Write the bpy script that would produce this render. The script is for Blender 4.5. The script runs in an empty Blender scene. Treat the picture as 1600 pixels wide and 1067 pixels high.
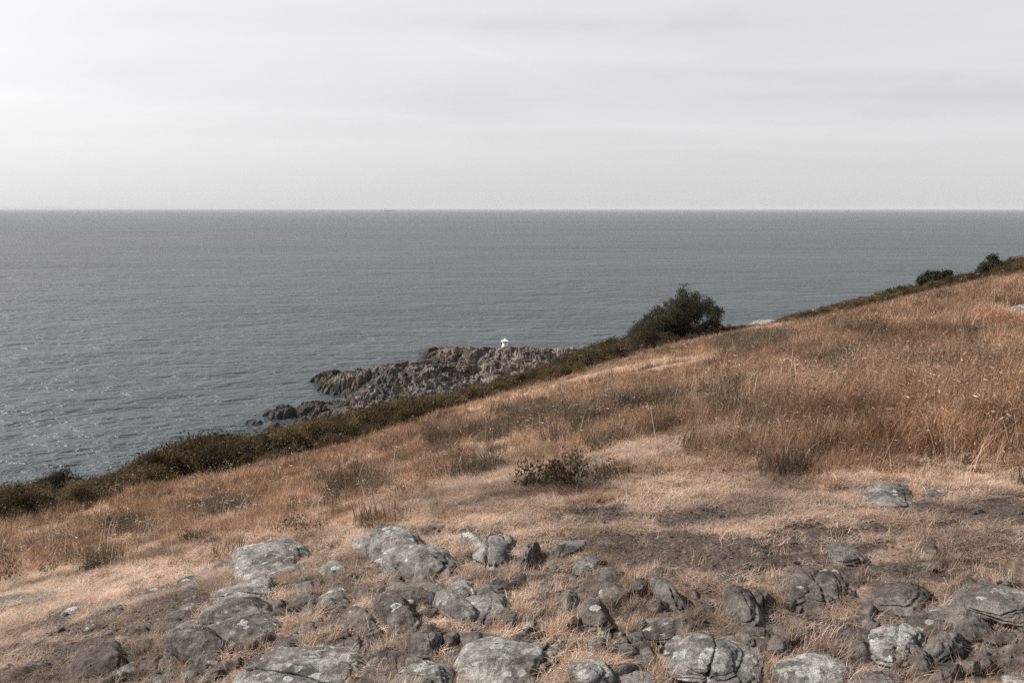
import bpy, bmesh, math, random
import numpy as np
from mathutils import Vector, Matrix, Euler
R = math.radians
SC = bpy.context.scene
COL = SC.collection

# ------------------------------------------------------------------ camera, sky, sun, exposure
F = 1600 * 35 / 36.0            # focal length in photo pixels
VH = 325.8                      # photo row of the true horizon
CZ = 50.0                       # eye above the sea
PITCH = math.atan((533.5 - VH) / F)
cam = bpy.data.objects.new('camera', bpy.data.cameras.new('camera'))
COL.objects.link(cam)
cam.data.lens = 35; cam.data.sensor_width = 36
cam.data.clip_start = 0.1; cam.data.clip_end = 300000
cam.location = (0, 0, CZ)
cam.rotation_euler = (R(90) - PITCH, 0, 0)
SC.camera = cam

SUN_AZ, SUN_EL = R(-79), R(40)  # azimuth from the view direction (+Y), to the left
W = bpy.data.worlds.new('World'); SC.world = W; W.use_nodes = True
wn, wl = W.node_tree.nodes, W.node_tree.links
wn.clear()
def N(nodes, t, **kw):
    n = nodes.new(t)
    for k, v in kw.items():
        if k.startswith('i_'):
            k = k[2:]
            n.inputs[int(k) if k.isdigit() else k].default_value = v
        else:
            setattr(n, k, v)
    return n
def mth(nodes, links, op, a, b=None, c=None, clamp=False):
    n = nodes.new('ShaderNodeMath'); n.operation = op; n.use_clamp = clamp
    for i, x in enumerate((a, b, c)):
        if x is None: continue
        if isinstance(x, (int, float)): n.inputs[i].default_value = x
        else: links.new(x, n.inputs[i])
    return n.outputs[0]
def ramp(nodes, links, fac, stops, interp='LINEAR'):
    n = nodes.new('ShaderNodeValToRGB'); n.color_ramp.interpolation = interp
    el = n.color_ramp.elements
    while len(el) < len(stops): el.new(0.5)
    for e, (p, c) in zip(el, stops):
        e.position = p
        e.color = (c, c, c, 1) if isinstance(c, (int, float)) else (*c, 1)
    if fac is not None: links.new(fac, n.inputs[0])
    return n.outputs[0]
def mix(nodes, links, fac, a, b, blend='MIX'):
    if isinstance(a, (int, float)): a = (a, a, a)
    n = nodes.new('ShaderNodeMix'); n.data_type = 'RGBA'; n.blend_type = blend
    for s, x in ((n.inputs[0], fac), (n.inputs[6], a), (n.inputs[7], b)):
        if isinstance(x, (int, float)): s.default_value = x
        elif isinstance(x, tuple): s.default_value = (*x, 1)
        else: links.new(x, s)
    return n.outputs[2]
def noise(nodes, links, vec, scale, detail=4, rough=0.55, dist=0.0, out=0):
    n = nodes.new('ShaderNodeTexNoise')
    n.inputs['Scale'].default_value = scale; n.inputs['Detail'].default_value = detail
    n.inputs['Roughness'].default_value = rough; n.inputs['Distortion'].default_value = dist
    if vec is not None: links.new(vec, n.inputs['Vector'])
    return n.outputs[out]
def mapping(nodes, links, vec, scale=(1, 1, 1), rot=(0, 0, 0), loc=(0, 0, 0)):
    n = nodes.new('ShaderNodeMapping')
    n.inputs['Scale'].default_value = scale; n.inputs['Rotation'].default_value = rot
    n.inputs['Location'].default_value = loc
    links.new(vec, n.inputs['Vector'])
    return n.outputs[0]

sky = N(wn, 'ShaderNodeTexSky', sky_type='NISHITA', sun_disc=False)
sky.sun_elevation = SUN_EL; sky.sun_rotation = SUN_AZ
sky.air_density = 1.0; sky.dust_density = 3.0; sky.ozone_density = 1.0; sky.altitude = 50
tc = N(wn, 'ShaderNodeTexCoord')
gen = tc.outputs['Generated']
bw = N(wn, 'ShaderNodeRGBToBW'); wl.new(sky.outputs[0], bw.inputs[0])
greyed = mix(wn, wl, 0.88, sky.outputs[0], bw.outputs[0])            # thin cloud takes the blue away
sep = N(wn, 'ShaderNodeSeparateXYZ'); wl.new(gen, sep.inputs[0])
# the veil of high cloud is seen on a flat layer: direction / height
zc = mth(wn, wl, 'ADD', mth(wn, wl, 'MAXIMUM', sep.outputs[2], 0.0), 0.085)
cx = mth(wn, wl, 'DIVIDE', sep.outputs[0], zc)
cy = mth(wn, wl, 'DIVIDE', sep.outputs[1], zc)
cmb = N(wn, 'ShaderNodeCombineXYZ'); wl.new(cx, cmb.inputs[0]); wl.new(cy, cmb.inputs[1])
st1 = noise(wn, wl, mapping(wn, wl, cmb.outputs[0], (0.30, 0.62, 1), (0, 0, R(-12)), (0.7, 3.4, 0)), 0.75, 4, 0.5, 0.6)
st2 = noise(wn, wl, mapping(wn, wl, cmb.outputs[0], (0.32, 1.3, 1), (0, 0, R(9)), (4.0, 5.0, 0)), 1.0, 5, 0.5, 0.3)
streak = mth(wn, wl, 'ADD', mth(wn, wl, 'MULTIPLY', st1, 0.65), mth(wn, wl, 'MULTIPLY', st2, 0.35))
streak = ramp(wn, wl, streak, [(0.34, 0.88), (0.46, 0.95), (0.56, 1.0), (0.68, 1.04)], 'EASE')
streak = mix(wn, wl, ramp(wn, wl, sep.outputs[2], [(0.015, 0.0), (0.11, 1.0)]), 0.98, streak)
# the longer cloud streaks and one old contrail: azimuth and height above the horizon (tangents), reach, weight, slant
ydir = mth(wn, wl, 'MAXIMUM', sep.outputs[1], 0.05)
tx, ty = mth(wn, wl, 'DIVIDE', sep.outputs[0], ydir), mth(wn, wl, 'DIVIDE', sep.outputs[2], ydir)
wrp = noise(wn, wl, mapping(wn, wl, gen, (2.5, 2.5, 9)), 1.6, 5, 0.6)
wrp2 = noise(wn, wl, mapping(wn, wl, gen, (5, 5, 14), (0, 0, 0), (4, 2, 1)), 2.2, 6, 0.62)
for (x0, y0, a0, b0, wgt, slant) in [(0.03, 0.176, 0.12, 0.010, -0.10, -0.02), (0.17, 0.181, 0.09, 0.006, -0.05, 0.02), (-0.02, 0.094, 0.09, 0.014, -0.075, -0.06), (0.30, 0.128, 0.25, 0.009, -0.085, -0.03),
                                     (0.44, 0.105, 0.22, 0.018, -0.05, 0.0), (-0.14, 0.091, 0.12, 0.004, 0.045, -0.05), (0.22, 0.079, 0.22, 0.006, 0.05, 0.0), (-0.02, 0.148, 0.11, 0.0028, 0.035, -0.33),
                                     (0.10, 0.150, 0.25, 0.012, 0.045, 0.0)]:
    dx = mth(wn, wl, 'SUBTRACT', tx, x0)
    dy = mth(wn, wl, 'SUBTRACT', mth(wn, wl, 'SUBTRACT', ty, y0), mth(wn, wl, 'MULTIPLY', dx, slant))
    dy = mth(wn, wl, 'ADD', dy, mth(wn, wl, 'MULTIPLY', mth(wn, wl, 'SUBTRACT', wrp, 0.5), 0.05 if b0 > 0.004 else 0.006))
    q = mth(wn, wl, 'ADD', mth(wn, wl, 'POWER', mth(wn, wl, 'ABSOLUTE', mth(wn, wl, 'DIVIDE', dx, a0)), 2.0), mth(wn, wl, 'POWER', mth(wn, wl, 'ABSOLUTE', mth(wn, wl, 'DIVIDE', dy, b0)), 2.0))
    g = mth(wn, wl, 'DIVIDE', 1.0, mth(wn, wl, 'ADD', 1.0, mth(wn, wl, 'POWER', q, 1.3)))
    g = mth(wn, wl, 'MULTIPLY', g, ramp(wn, wl, wrp2, [(0.34, 0.25), (0.6, 1.0)]))
    streak = mth(wn, wl, 'ADD', streak, mth(wn, wl, 'MULTIPLY', g, wgt * 1.05))
# glow of the sun through the veil
sunv = (math.sin(SUN_AZ) * math.cos(SUN_EL), math.cos(SUN_AZ) * math.cos(SUN_EL), math.sin(SUN_EL))
dt = N(wn, 'ShaderNodeVectorMath', operation='DOT_PRODUCT'); wl.new(gen, dt.inputs[0]); dt.inputs[1].default_value = sunv
dtp = mth(wn, wl, 'MAXIMUM', dt.outputs['Value'], 0.0)
glow = mth(wn, wl, 'ADD', mth(wn, wl, 'MULTIPLY', mth(wn, wl, 'POWER', dtp, 2.2), 4.3), 5.7)
up = ramp(wn, wl, sep.outputs[2], [(0.0, 0.97), (0.1, 0.99), (0.36, 1.03), (0.58, 0.42), (1.0, 0.24)])
veil = mth(wn, wl, 'MULTIPLY', mth(wn, wl, 'MULTIPLY', glow, streak), up)
vcol = mix(wn, wl, 1.0, veil, (0.972, 0.996, 1.0), 'MULTIPLY')
skyc = mix(wn, wl, 0.72, greyed, vcol)
bg = N(wn, 'ShaderNodeBackground'); bg.inputs['Strength'].default_value = 0.110
wl.new(skyc, bg.inputs[0])
wo = N(wn, 'ShaderNodeOutputWorld'); wl.new(bg.outputs[0], wo.inputs[0])

sl = bpy.data.lights.new('sun', 'SUN'); sl.energy = 5.0; sl.angle = R(0.9); sl.color = (1.0, 0.93, 0.85)
so = bpy.data.objects.new('sun', sl); COL.objects.link(so)
so.rotation_euler = Vector(sunv).to_track_quat('Z', 'Y').to_euler()
so.location = (-40, 20, 90)
SC.view_settings.view_transform = 'Standard'; SC.view_settings.look = 'None'
SC.view_settings.exposure = 0.52; SC.view_settings.gamma = 1.0
SC.view_settings.use_curve_mapping = False
SC.cycles.use_denoising = False
SC.cycles.max_bounces = 5; SC.cycles.diffuse_bounces = 3; SC.cycles.glossy_bounces = 2
SC.cycles.transmission_bounces = 3; SC.cycles.volume_bounces = 0
SC.cycles.caustics_reflective = False; SC.cycles.caustics_refractive = False

# ------------------------------------------------------------------ numeric helpers
rng = np.random.default_rng(7)
random.seed(7)
_P = np.random.default_rng(3).permutation(1024)
_P = np.concatenate([_P, _P, _P])
_G = np.random.default_rng(5).normal(size=(1024, 3)); _G /= np.linalg.norm(_G, axis=1)[:, None]
def pn(x, y, z):
    """gradient noise, about -0.7..0.7"""
    x = np.asarray(x, float); y = np.asarray(y, float); z = np.asarray(z, float)
    x, y, z = np.broadcast_arrays(x, y, z)
    xi = np.floor(x).astype(int); yi = np.floor(y).astype(int); zi = np.floor(z).astype(int)
    xf, yf, zf = x - xi, y - yi, z - zi
    u, v, w = (t * t * t * (t * (t * 6 - 15) + 10) for t in (xf, yf, zf))
    xi &= 1023; yi &= 1023; zi &= 1023
    def g(dx, dy, dz):
        h = _P[_P[_P[(xi + dx) & 1023] + ((yi + dy) & 1023)] + ((zi + dz) & 1023)]
        gr = _G[h]
        return gr[..., 0] * (xf - dx) + gr[..., 1] * (yf - dy) + gr[..., 2] * (zf - dz)
    def L(a, b, t): return a + (b - a) * t
    return L(L(L(g(0, 0, 0), g(1, 0, 0), u), L(g(0, 1, 0), g(1, 1, 0), u), v),
             L(L(g(0, 0, 1), g(1, 0, 1), u), L(g(0, 1, 1), g(1, 1, 1), u), v), w)
def pn2(x, y, s=0.0):
    """2-D version (fixed slice), faster"""
    x = np.asarray(x, float) + 13.7 * s; y = np.asarray(y, float) - 7.9 * s
    xi = np.floor(x).astype(int); yi = np.floor(y).astype(int)
    xf, yf = x - xi, y - yi
    u, v = (t * t * t * (t * (t * 6 - 15) + 10) for t in (xf, yf))
    xi &= 1023; yi &= 1023
    def g(dx, dy):
        h = _P[_P[(xi + dx) & 1023] + ((yi + dy) & 1023)]
        a = h * (2 * math.pi / 1024)
        return np.cos(a) * (xf - dx) + np.sin(a) * (yf - dy)
    a = g(0, 0) + (g(1, 0) - g(0, 0)) * u
    b = g(0, 1) + (g(1, 1) - g(0, 1)) * u
    return (a + (b - a) * v) * 1.3
def fbm2(x, y, s=0.0, o=4, g=0.5):
    r = 0; a = 1; k = 1
    for i in range(o):
        r = r + a * pn2(x * k, y * k, s + i * 3.1); a *= g; k *= 2.03
    return r
def fbm3(p, o=4, g=0.5):
    r = 0; a = 1; k = 1
    for i in range(o):
        r = r + a * pn(p[:, 0] * k + 5.1 * i, p[:, 1] * k, p[:, 2] * k); a *= g; k *= 2.03
    return r
def sst(a, b, x):
    t = np.clip((x - a) / (b - a), 0, 1); return t * t * (3 - 2 * t)
cp, sp = math.cos(PITCH), math.sin(PITCH)
def ray(u, v):
    a, b = (u - 800) / F, -(v - 533.5) / F
    return np.array([a, cp + b * sp, -sp + b * cp])
def project(x, y, z):
    dz = z - CZ
    fw = y * cp - dz * sp
    fw = np.where(fw < 0.05, 0.05, fw)
    return 800 + F * x / fw, 533.5 - F * (y * sp + dz * cp) / fw

# ------------------------------------------------------------------ shape of the land
# foot of the shrub band along the brow of the hill: photo column, photo row, distance in metres
BROW = [(0, 803, 34), (130, 780, 36), (240, 748, 38), (340, 730, 40), (450, 702, 43), (560, 676, 47), (650, 648, 50),
        (760, 612, 55), (850, 585, 60), (960, 551, 65), (1040, 532, 68), (1130, 516, 71), (1200, 505, 72), (1250, 497, 73),
        (1400, 463, 76), (1500, 440, 78), (1600, 420, 80)]
_az, _t, _D = [], [], []
for u, v, d in BROW:
    r = ray(u, v); h = math.hypot(r[0], r[1])
    _az.append(math.atan2(r[0], r[1])); _t.append(-r[2] / h); _D.append(d)
_az = [-math.pi, R(-120), R(-60), R(-38)] + _az + [R(36), R(60), R(120), math.pi]
_t = [0.12, 0.3, 0.42, 0.37] + _t + [0.0, -0.12, -0.08, 0.12]
_D = [260, 120, 40, 34] + _D + [85, 120, 200, 260]
EYE = 2.6
def ribs(x, y):
    """low ribs of bedrock breaking through the soil, 0..1"""
    z0 = CZ - EYE + 0.08 * x
    u, v = project(x, np.maximum(y, 0.3), z0)
    e = np.interp(u, [-300, 0, 200, 350, 480, 560, 850, 1000, 1200, 1400, 1700], [975, 950, 918, 880, 850, 835, 845, 905, 930, 905, 900])
    reg = sst(-10, 25, v - e) * (y > 0.4)
    a = R(32); xr, yr = x * math.cos(a) + y * math.sin(a), -x * math.sin(a) + y * math.cos(a)
    w = 0.18 * fbm2(x / 0.6, y / 0.6, 91, 2)
    n1 = fbm2(xr / 0.55, (yr + w) / 0.20, 92, 3)
    dens = 0.08 - 0.16 * sst(950, 1150, u) + 0.22 * fbm2(x / 1.7, y / 1.7, 93, 2)
    return sst(0.06, 0.34, n1 + dens) * reg, n1
def terrain(x, y, fine=True):
    x = np.asarray(x, float); y = np.asarray(y, float)
    r = np.hypot(x, y) + 1e-6; az = np.arctan2(x, y)
    t = np.interp(az, _az, _t); D = np.interp(az, _az, _D)
    fore = CZ - EYE + 0.08 * x
    hill = CZ - EYE + 1.04 + 0.25 * x - 0.125 * y
    k = 0.6
    hh = np.clip(0.5 + 0.5 * (hill - fore) / k, 0, 1)
    base = hill * (1 - hh) + fore * hh - k * hh * (1 - hh) * 0.5
    cxx, cyy = np.sin(az) * D, np.cos(az) * D
    hb = np.minimum(CZ - EYE + 0.08 * cxx, CZ - EYE + 1.04 + 0.25 * cxx - 0.125 * cyy)
    zcr = CZ - t * D
    base = base + (zcr - hb) * sst(0.12, 1.0, r / D) ** 1.0
    near = 1 - sst(9, 16, r)
    mid = sst(9, 16, r)
    brow = 1 - 0.75 * sst(0.75, 0.97, r / D)
    und = near * (0.05 * fbm2(x / 1.6, y / 1.6, 1, 2) + 0.034 * fbm2(x / 0.42, y / 0.42, 2, 3)) * sst(0.5, 3, r)
    und = und + mid * brow * (0.22 * fbm2(x / 11, y / 9, 3, 2) + 0.07 * fbm2(x / 2.4, y / 2.4, 4, 3))
    if fine: und = und + near * (0.014 * fbm2(x / 0.11, y / 0.11, 5, 3))
    rb, n1 = ribs(x, y)
    st_ = np.floor(n1 * 9) / 9 + sst(0.55, 1.0, n1 * 9 - np.floor(n1 * 9)) / 9        # stepped like bedding
    und = und + rb * (0.016 + 0.062 * np.clip(st_, 0, 1) + (0.012 * fbm2(x / 0.07, y / 0.07, 94, 2) if fine else 0))
    z = base + und
    # beyond the brow the slope falls to the shore
    rs = np.minimum(0.85 * 47 / np.maximum(t, 0.01), 300)
    rs = np.maximum(rs, D + 70)
    q = (r - D) / (rs - D)
    zb = zcr + (2.0 - zcr) * np.clip(q, 0, 3) ** 1.0
    zb = zb + sst(0.02, 0.2, q) * (1.0 * fbm2(x / 14, y / 14, 6, 3))
    zb = np.where(q > 1, 2.0 - 6 * (q - 1) * 3, zb)
    rnd = sst(-2.5, 2.5, r - D)
    z = np.where(r > D + 2.5, zb, z * (1 - rnd) + np.minimum(z, zb) * rnd)
    return np.maximum(z, -6)
def hit(u, v, lift=0.0):
    """where the sight line through a photo pixel meets the land"""
    d = ray(u, v); d = d / math.hypot(d[0], d[1])
    rr = np.exp(np.linspace(math.log(2.0), math.log(120), 1500))
    z = CZ + d[2] * rr
    g = terrain(d[0] * rr, d[1] * rr, False) + lift
    i = np.argmax(g >= z)
    if g[i] < z[i]: i = len(rr) - 1
    return d[0] * rr[i], d[1] * rr[i], float(g[i]), float(rr[i])
def ell(u, v, table):
    """strongest of several soft ellipses given by their photo position"""
    m = np.zeros_like(u)
    for cu, cv, ru, rv, s in table:
        q = np.sqrt(((u - cu) / (ru * 1.1)) ** 2 + ((v - cv) / (rv * 1.15)) ** 2)
        m = np.maximum(m, s * (1 - sst(0.55, 1.25, q)))
    return m
def band(u, v, pts, w):
    """soft band round a line of photo points"""
    m = np.zeros_like(u)
    for (a, b), (c, d) in zip(pts[:-1], pts[1:]):
        L = (c - a) ** 2 + (d - b) ** 2
        t = np.clip(((u - a) * (c - a) + (v - b) * (d - b)) / L, 0, 1)
        q = np.hypot((u - a - t * (c - a)) , (v - b - t * (d - b)) ) / w
        m = np.maximum(m, 1 - sst(0.45, 1.2, q))
    return m
EDGE_U = [-800, 0, 150, 300, 400, 480, 600, 700, 800, 900, 1000, 1100, 1300, 1450, 1600, 2400]
EDGE_V = [960, 905, 893, 872, 858, 838, 812, 806, 796, 782, 770, 764, 757, 757, 757, 750]
DIRT = [(950, 803, 45, 10, 1), (1090, 806, 75, 13, 1), (1160, 815, 50, 9, .8), (1010, 848, 120, 15, .9), (1120, 866, 170, 26, 1),
        (1280, 850, 90, 16, .7), (1330, 826, 70, 11, .9), (1250, 820, 60, 8, .7), (1540, 800, 75, 20, 1), (1490, 822, 60, 10, .8), (1430, 795, 50, 9, .8),
        (1360, 895, 90, 16, .9), (1480, 895, 80, 16, .8), (1260, 790, 45, 7, .6), (1330, 762, 45, 6, .7), (620, 826, 45, 6, .9),
        (700, 832, 80, 7, .8), (880, 815, 60, 8, .6), (200, 975, 150, 26, .55), (110, 1030, 120, 26, .6), (300, 940, 60, 14, .8),
        (220, 1050, 90, 18, .8), (880, 920, 60, 25, .8), (990, 940, 60, 30, .8), (960, 1000, 100, 14, .8), (1320, 1000, 80, 26, .6),
        (1500, 1020, 110, 45, .8), (1570, 960, 60, 60, .6), (1250, 975, 60, 12, .7), (560, 1020, 80, 25, .9), (480, 950, 70, 12, .7),
        (720, 1010, 70, 20, .8), (850, 960, 50, 20, .8), (680, 1040, 60, 12, .9), (1080, 955, 50, 10, .6), (450, 1010, 30, 14, .6)]
PATHS = [([(20, 836), (100, 820), (175, 798)], 9), ([(430, 768), (500, 744), (590, 712)], 11), ([(730, 646), (860, 610), (950, 584), (1120, 555)], 10),
         ([(690, 772), (800, 742), (950, 715), (1080, 690), (1180, 670)], 15), ([(900, 760), (1080, 752), (1300, 752), (1600, 752)], 10),
         ([(1540, 515), (1600, 500)], 12), ([(560, 800), (700, 786), (900, 770)], 12), ([(1000, 545), (1130, 522), (1230, 506)], 6)]
SCRUB = [(870, 657, 90, 16, 1), (1010, 640, 70, 15, .9), (1190, 541, 65, 13, .95), (1135, 607, 35, 10, .8), (1060, 622, 45, 18, .7),
         (1300, 588, 26, 24, .9), (1420, 586, 55, 18, .8), (1490, 640, 32, 18, 1), (1585, 578, 35, 14, 1), (700, 690, 26, 16, .8),
         (1345, 522, 50, 9, .8), (1550, 530, 45, 9, .7), (835, 752, 55, 12, .55), (985, 748, 45, 9, .9), (1240, 742, 35, 7, .8), (760, 680, 40, 12, .7),
         (1270, 690, 45, 12, .7), (1160, 650, 50, 12, .5), (540, 765, 60, 14, .5), (950, 690, 60, 10, .4), (1400, 640, 40, 10, .5), (740, 735, 30, 8, .7),
         (1530, 560, 30, 10, .8), (330, 800, 80, 12, .4), (190, 830, 60, 12, .5), (130, 880, 60, 12, .4)]
def masks(x, y, z):
    u, v = project(x, y, z)
    w1 = fbm2(x / 0.7, y / 0.7, 11, 3)
    w2 = fbm2(x / 3.0, y / 3.0, 12, 3)
    near = 1 - sst(14, 26, np.hypot(x, y))
    uu = u + near * 22 * w1 + (1 - near) * 12 * w2; vv = v + near * 9 * fbm2(x / 0.6, y / 0.6, 14, 3) + (1 - near) * 5 * w2
    edge = np.interp(u, EDGE_U, EDGE_V)
    fore = sst(-4, 14, v - edge + 9 * w1 + 5 * w2)                # 1 on the trodden rocky ground
    dirt = ell(uu, vv, DIRT) * fore
    path = np.zeros_like(u)
    for pts, w in PATHS: path = np.maximum(path, band(uu, vv, pts, w))
    path = path * (1 - fore)
    scrub = ell(uu, vv, SCRUB) * (1 - fore)
    behind = y < 1
    fore = np.where(behind, 1.0, fore); dirt = np.where(behind, 0.4, dirt)
    path = np.where(behind, 0, path); scrub = np.where(behind, 0, scrub)
    return fore, dirt, path, scrub, u, v

# ------------------------------------------------------------------ object helpers
def tag(o, label=None, cat=None, group=None, kind=None):
    if label: o['label'] = label
    if cat: o['category'] = cat
    if group: o['group'] = group
    if kind: o['kind'] = kind
    return o
def mesh_np(name, verts, faces, smooth=True):
    """faces: (n,3) or (n,4) int array"""
    me = bpy.data.meshes.new(name)
    verts = np.asarray(verts, np.float32); faces = np.asarray(faces, np.int32)
    n, k = faces.shape
    me.vertices.add(len(verts)); me.vertices.foreach_set('co', verts.ravel())
    me.loops.add(n * k); me.loops.foreach_set('vertex_index', faces.ravel())
    me.polygons.add(n)
    me.polygons.foreach_set('loop_start', np.arange(0, n * k, k, dtype=np.int32))
    me.polygons.foreach_set('loop_total', np.full(n, k, np.int32))
    me.polygons.foreach_set('use_smooth', np.full(n, smooth))
    me.update(calc_edges=True)
    return me
def obj(name, me, mat=None, parent=None, loc=None):
    o = bpy.data.objects.new(name, me); COL.objects.link(o)
    if mat is not None and not me.materials: me.materials.append(mat)
    if parent: o.parent = parent
    if loc is not None: o.location = loc
    return o
def fattr(me, name, arr):
    a = me.attributes.new(name, 'FLOAT', 'POINT'); a.data.foreach_set('value', np.asarray(arr, np.float32))

def material(name):
    m = bpy.data.materials.new(name); m.use_nodes = True
    n, l = m.node_tree.nodes, m.node_tree.links
    n.clear()
    out = n.new('ShaderNodeOutputMaterial')
    return m, n, l, out
def principled(n, l, out, color, rough=0.9, spec=0.25):
    b = n.new('ShaderNodeBsdfPrincipled')
    if isinstance(color, tuple): b.inputs['Base Color'].default_value = (*color, 1)
    else: l.new(color, b.inputs['Base Color'])
    if isinstance(rough, (int, float)): b.inputs['Roughness'].default_value = rough
    else: l.new(rough, b.inputs['Roughness'])
    b.inputs['Specular IOR Level'].default_value = spec
    l.new(b.outputs[0], out.inputs[0])
    return b
def bump(n, l, bs, h, dist, strength=1.0, prev=None):
    b = n.new('ShaderNodeBump'); b.inputs['Distance'].default_value = dist; b.inputs['Strength'].default_value = strength
    l.new(h, b.inputs['Height'])
    if prev: l.new(prev, b.inputs['Normal'])
    if bs: l.new(b.outputs[0], bs.inputs['Normal'])
    return b.outputs[0]

# ------------------------------------------------------------------ materials
def mat_ground():
    m, n, l, out = material('ground_soil_and_thatch')
    pos = n.new('ShaderNodeNewGeometry').outputs['Position']
    def at(nm):
        a = n.new('ShaderNodeAttribute'); a.attribute_name = nm; return a.outputs['Fac']
    fine = noise(n, l, pos, 38, 6, 0.72)
    fib = noise(n, l, mapping(n, l, pos, (1, 0.35, 1), (0, 0, R(25))), 60, 4, 0.6, 1.2)
    midn = noise(n, l, pos, 5.5, 5, 0.6)
    big = noise(n, l, pos, 0.7, 4, 0.55)
    straw = ramp(n, l, fib, [(0.30, (0.15, 0.105, 0.078)), (0.46, (0.37, 0.265, 0.20)), (0.6, (0.56, 0.43, 0.34)), (0.75, (0.70, 0.57, 0.48))])
    straw2 = ramp(n, l, fine, [(0.3, (0.15, 0.085, 0.045)), (0.5, (0.36, 0.215, 0.13)), (0.7, (0.55, 0.38, 0.27))])
    straw = mix(n, l, ramp(n, l, midn, [(0.4, 0.0), (0.6, 0.8)]), straw, straw2)
    dirt = ramp(n, l, fine, [(0.32, (0.042, 0.033, 0.029)), (0.5, (0.098, 0.077, 0.067)), (0.62, (0.18, 0.145, 0.127)), (0.70, (0.44, 0.37, 0.33))])
    dmask = mth(n, l, 'ADD', at('dirt'), mth(n, l, 'MULTIPLY', mth(n, l, 'SUBTRACT', midn, 0.42), 2.2))
    dmask = mth(n, l, 'ADD', dmask, mth(n, l, 'MULTIPLY', mth(n, l, 'SUBTRACT', fine, 0.5), 2.6))
    dm = ramp(n, l, dmask, [(0.12, 0.25), (0.45, 1.0)])
    fore = mix(n, l, dm, straw, dirt)
    mead = ramp(n, l, fib, [(0.3, (0.075, 0.038, 0.020)), (0.5, (0.18, 0.094, 0.048)), (0.7, (0.34, 0.20, 0.115))])
    pathc = ramp(n, l, fine, [(0.3, (0.30, 0.19, 0.13)), (0.5, (0.50, 0.355, 0.265)), (0.7, (0.62, 0.47, 0.38))])
    mead = mix(n, l, at('path'), mead, pathc)
    mead = mix(n, l, mth(n, l, 'MULTIPLY', at('scrub'), 0.8), mead, (0.055, 0.045, 0.030))
    rockc = ramp(n, l, noise(n, l, pos, 14, 6, 0.68), [(0.3, (0.060, 0.050, 0.044)), (0.5, (0.135, 0.115, 0.102)), (0.66, (0.24, 0.215, 0.195))])
    rm = ramp(n, l, mth(n, l, 'ADD', at('rib'), mth(n, l, 'MULTIPLY', mth(n, l, 'SUBTRACT', fine, 0.5), 0.8)), [(0.35, 0.0), (0.5, 1.0)])
    fore = mix(n, l, rm, fore, rockc)
    c = mix(n, l, at('fore'), mead, fore)
    c = mix(n, l, 1.0, c, ramp(n, l, big, [(0.3, (0.82, 0.80, 0.78)), (0.7, (1.0, 1.0, 1.0))]), 'MULTIPLY')
    b = principled(n, l, out, c, 0.95, 0.1)
    hgt = mth(n, l, 'ADD', mth(n, l, 'MULTIPLY', fine, 0.6), mth(n, l, 'MULTIPLY', fib, 0.5))
    p = bump(n, l, None, hgt, 0.035, 1.0)
    bump(n, l, b, noise(n, l, pos, 160, 3, 0.6), 0.006, 1.0, p)
    return m
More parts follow.
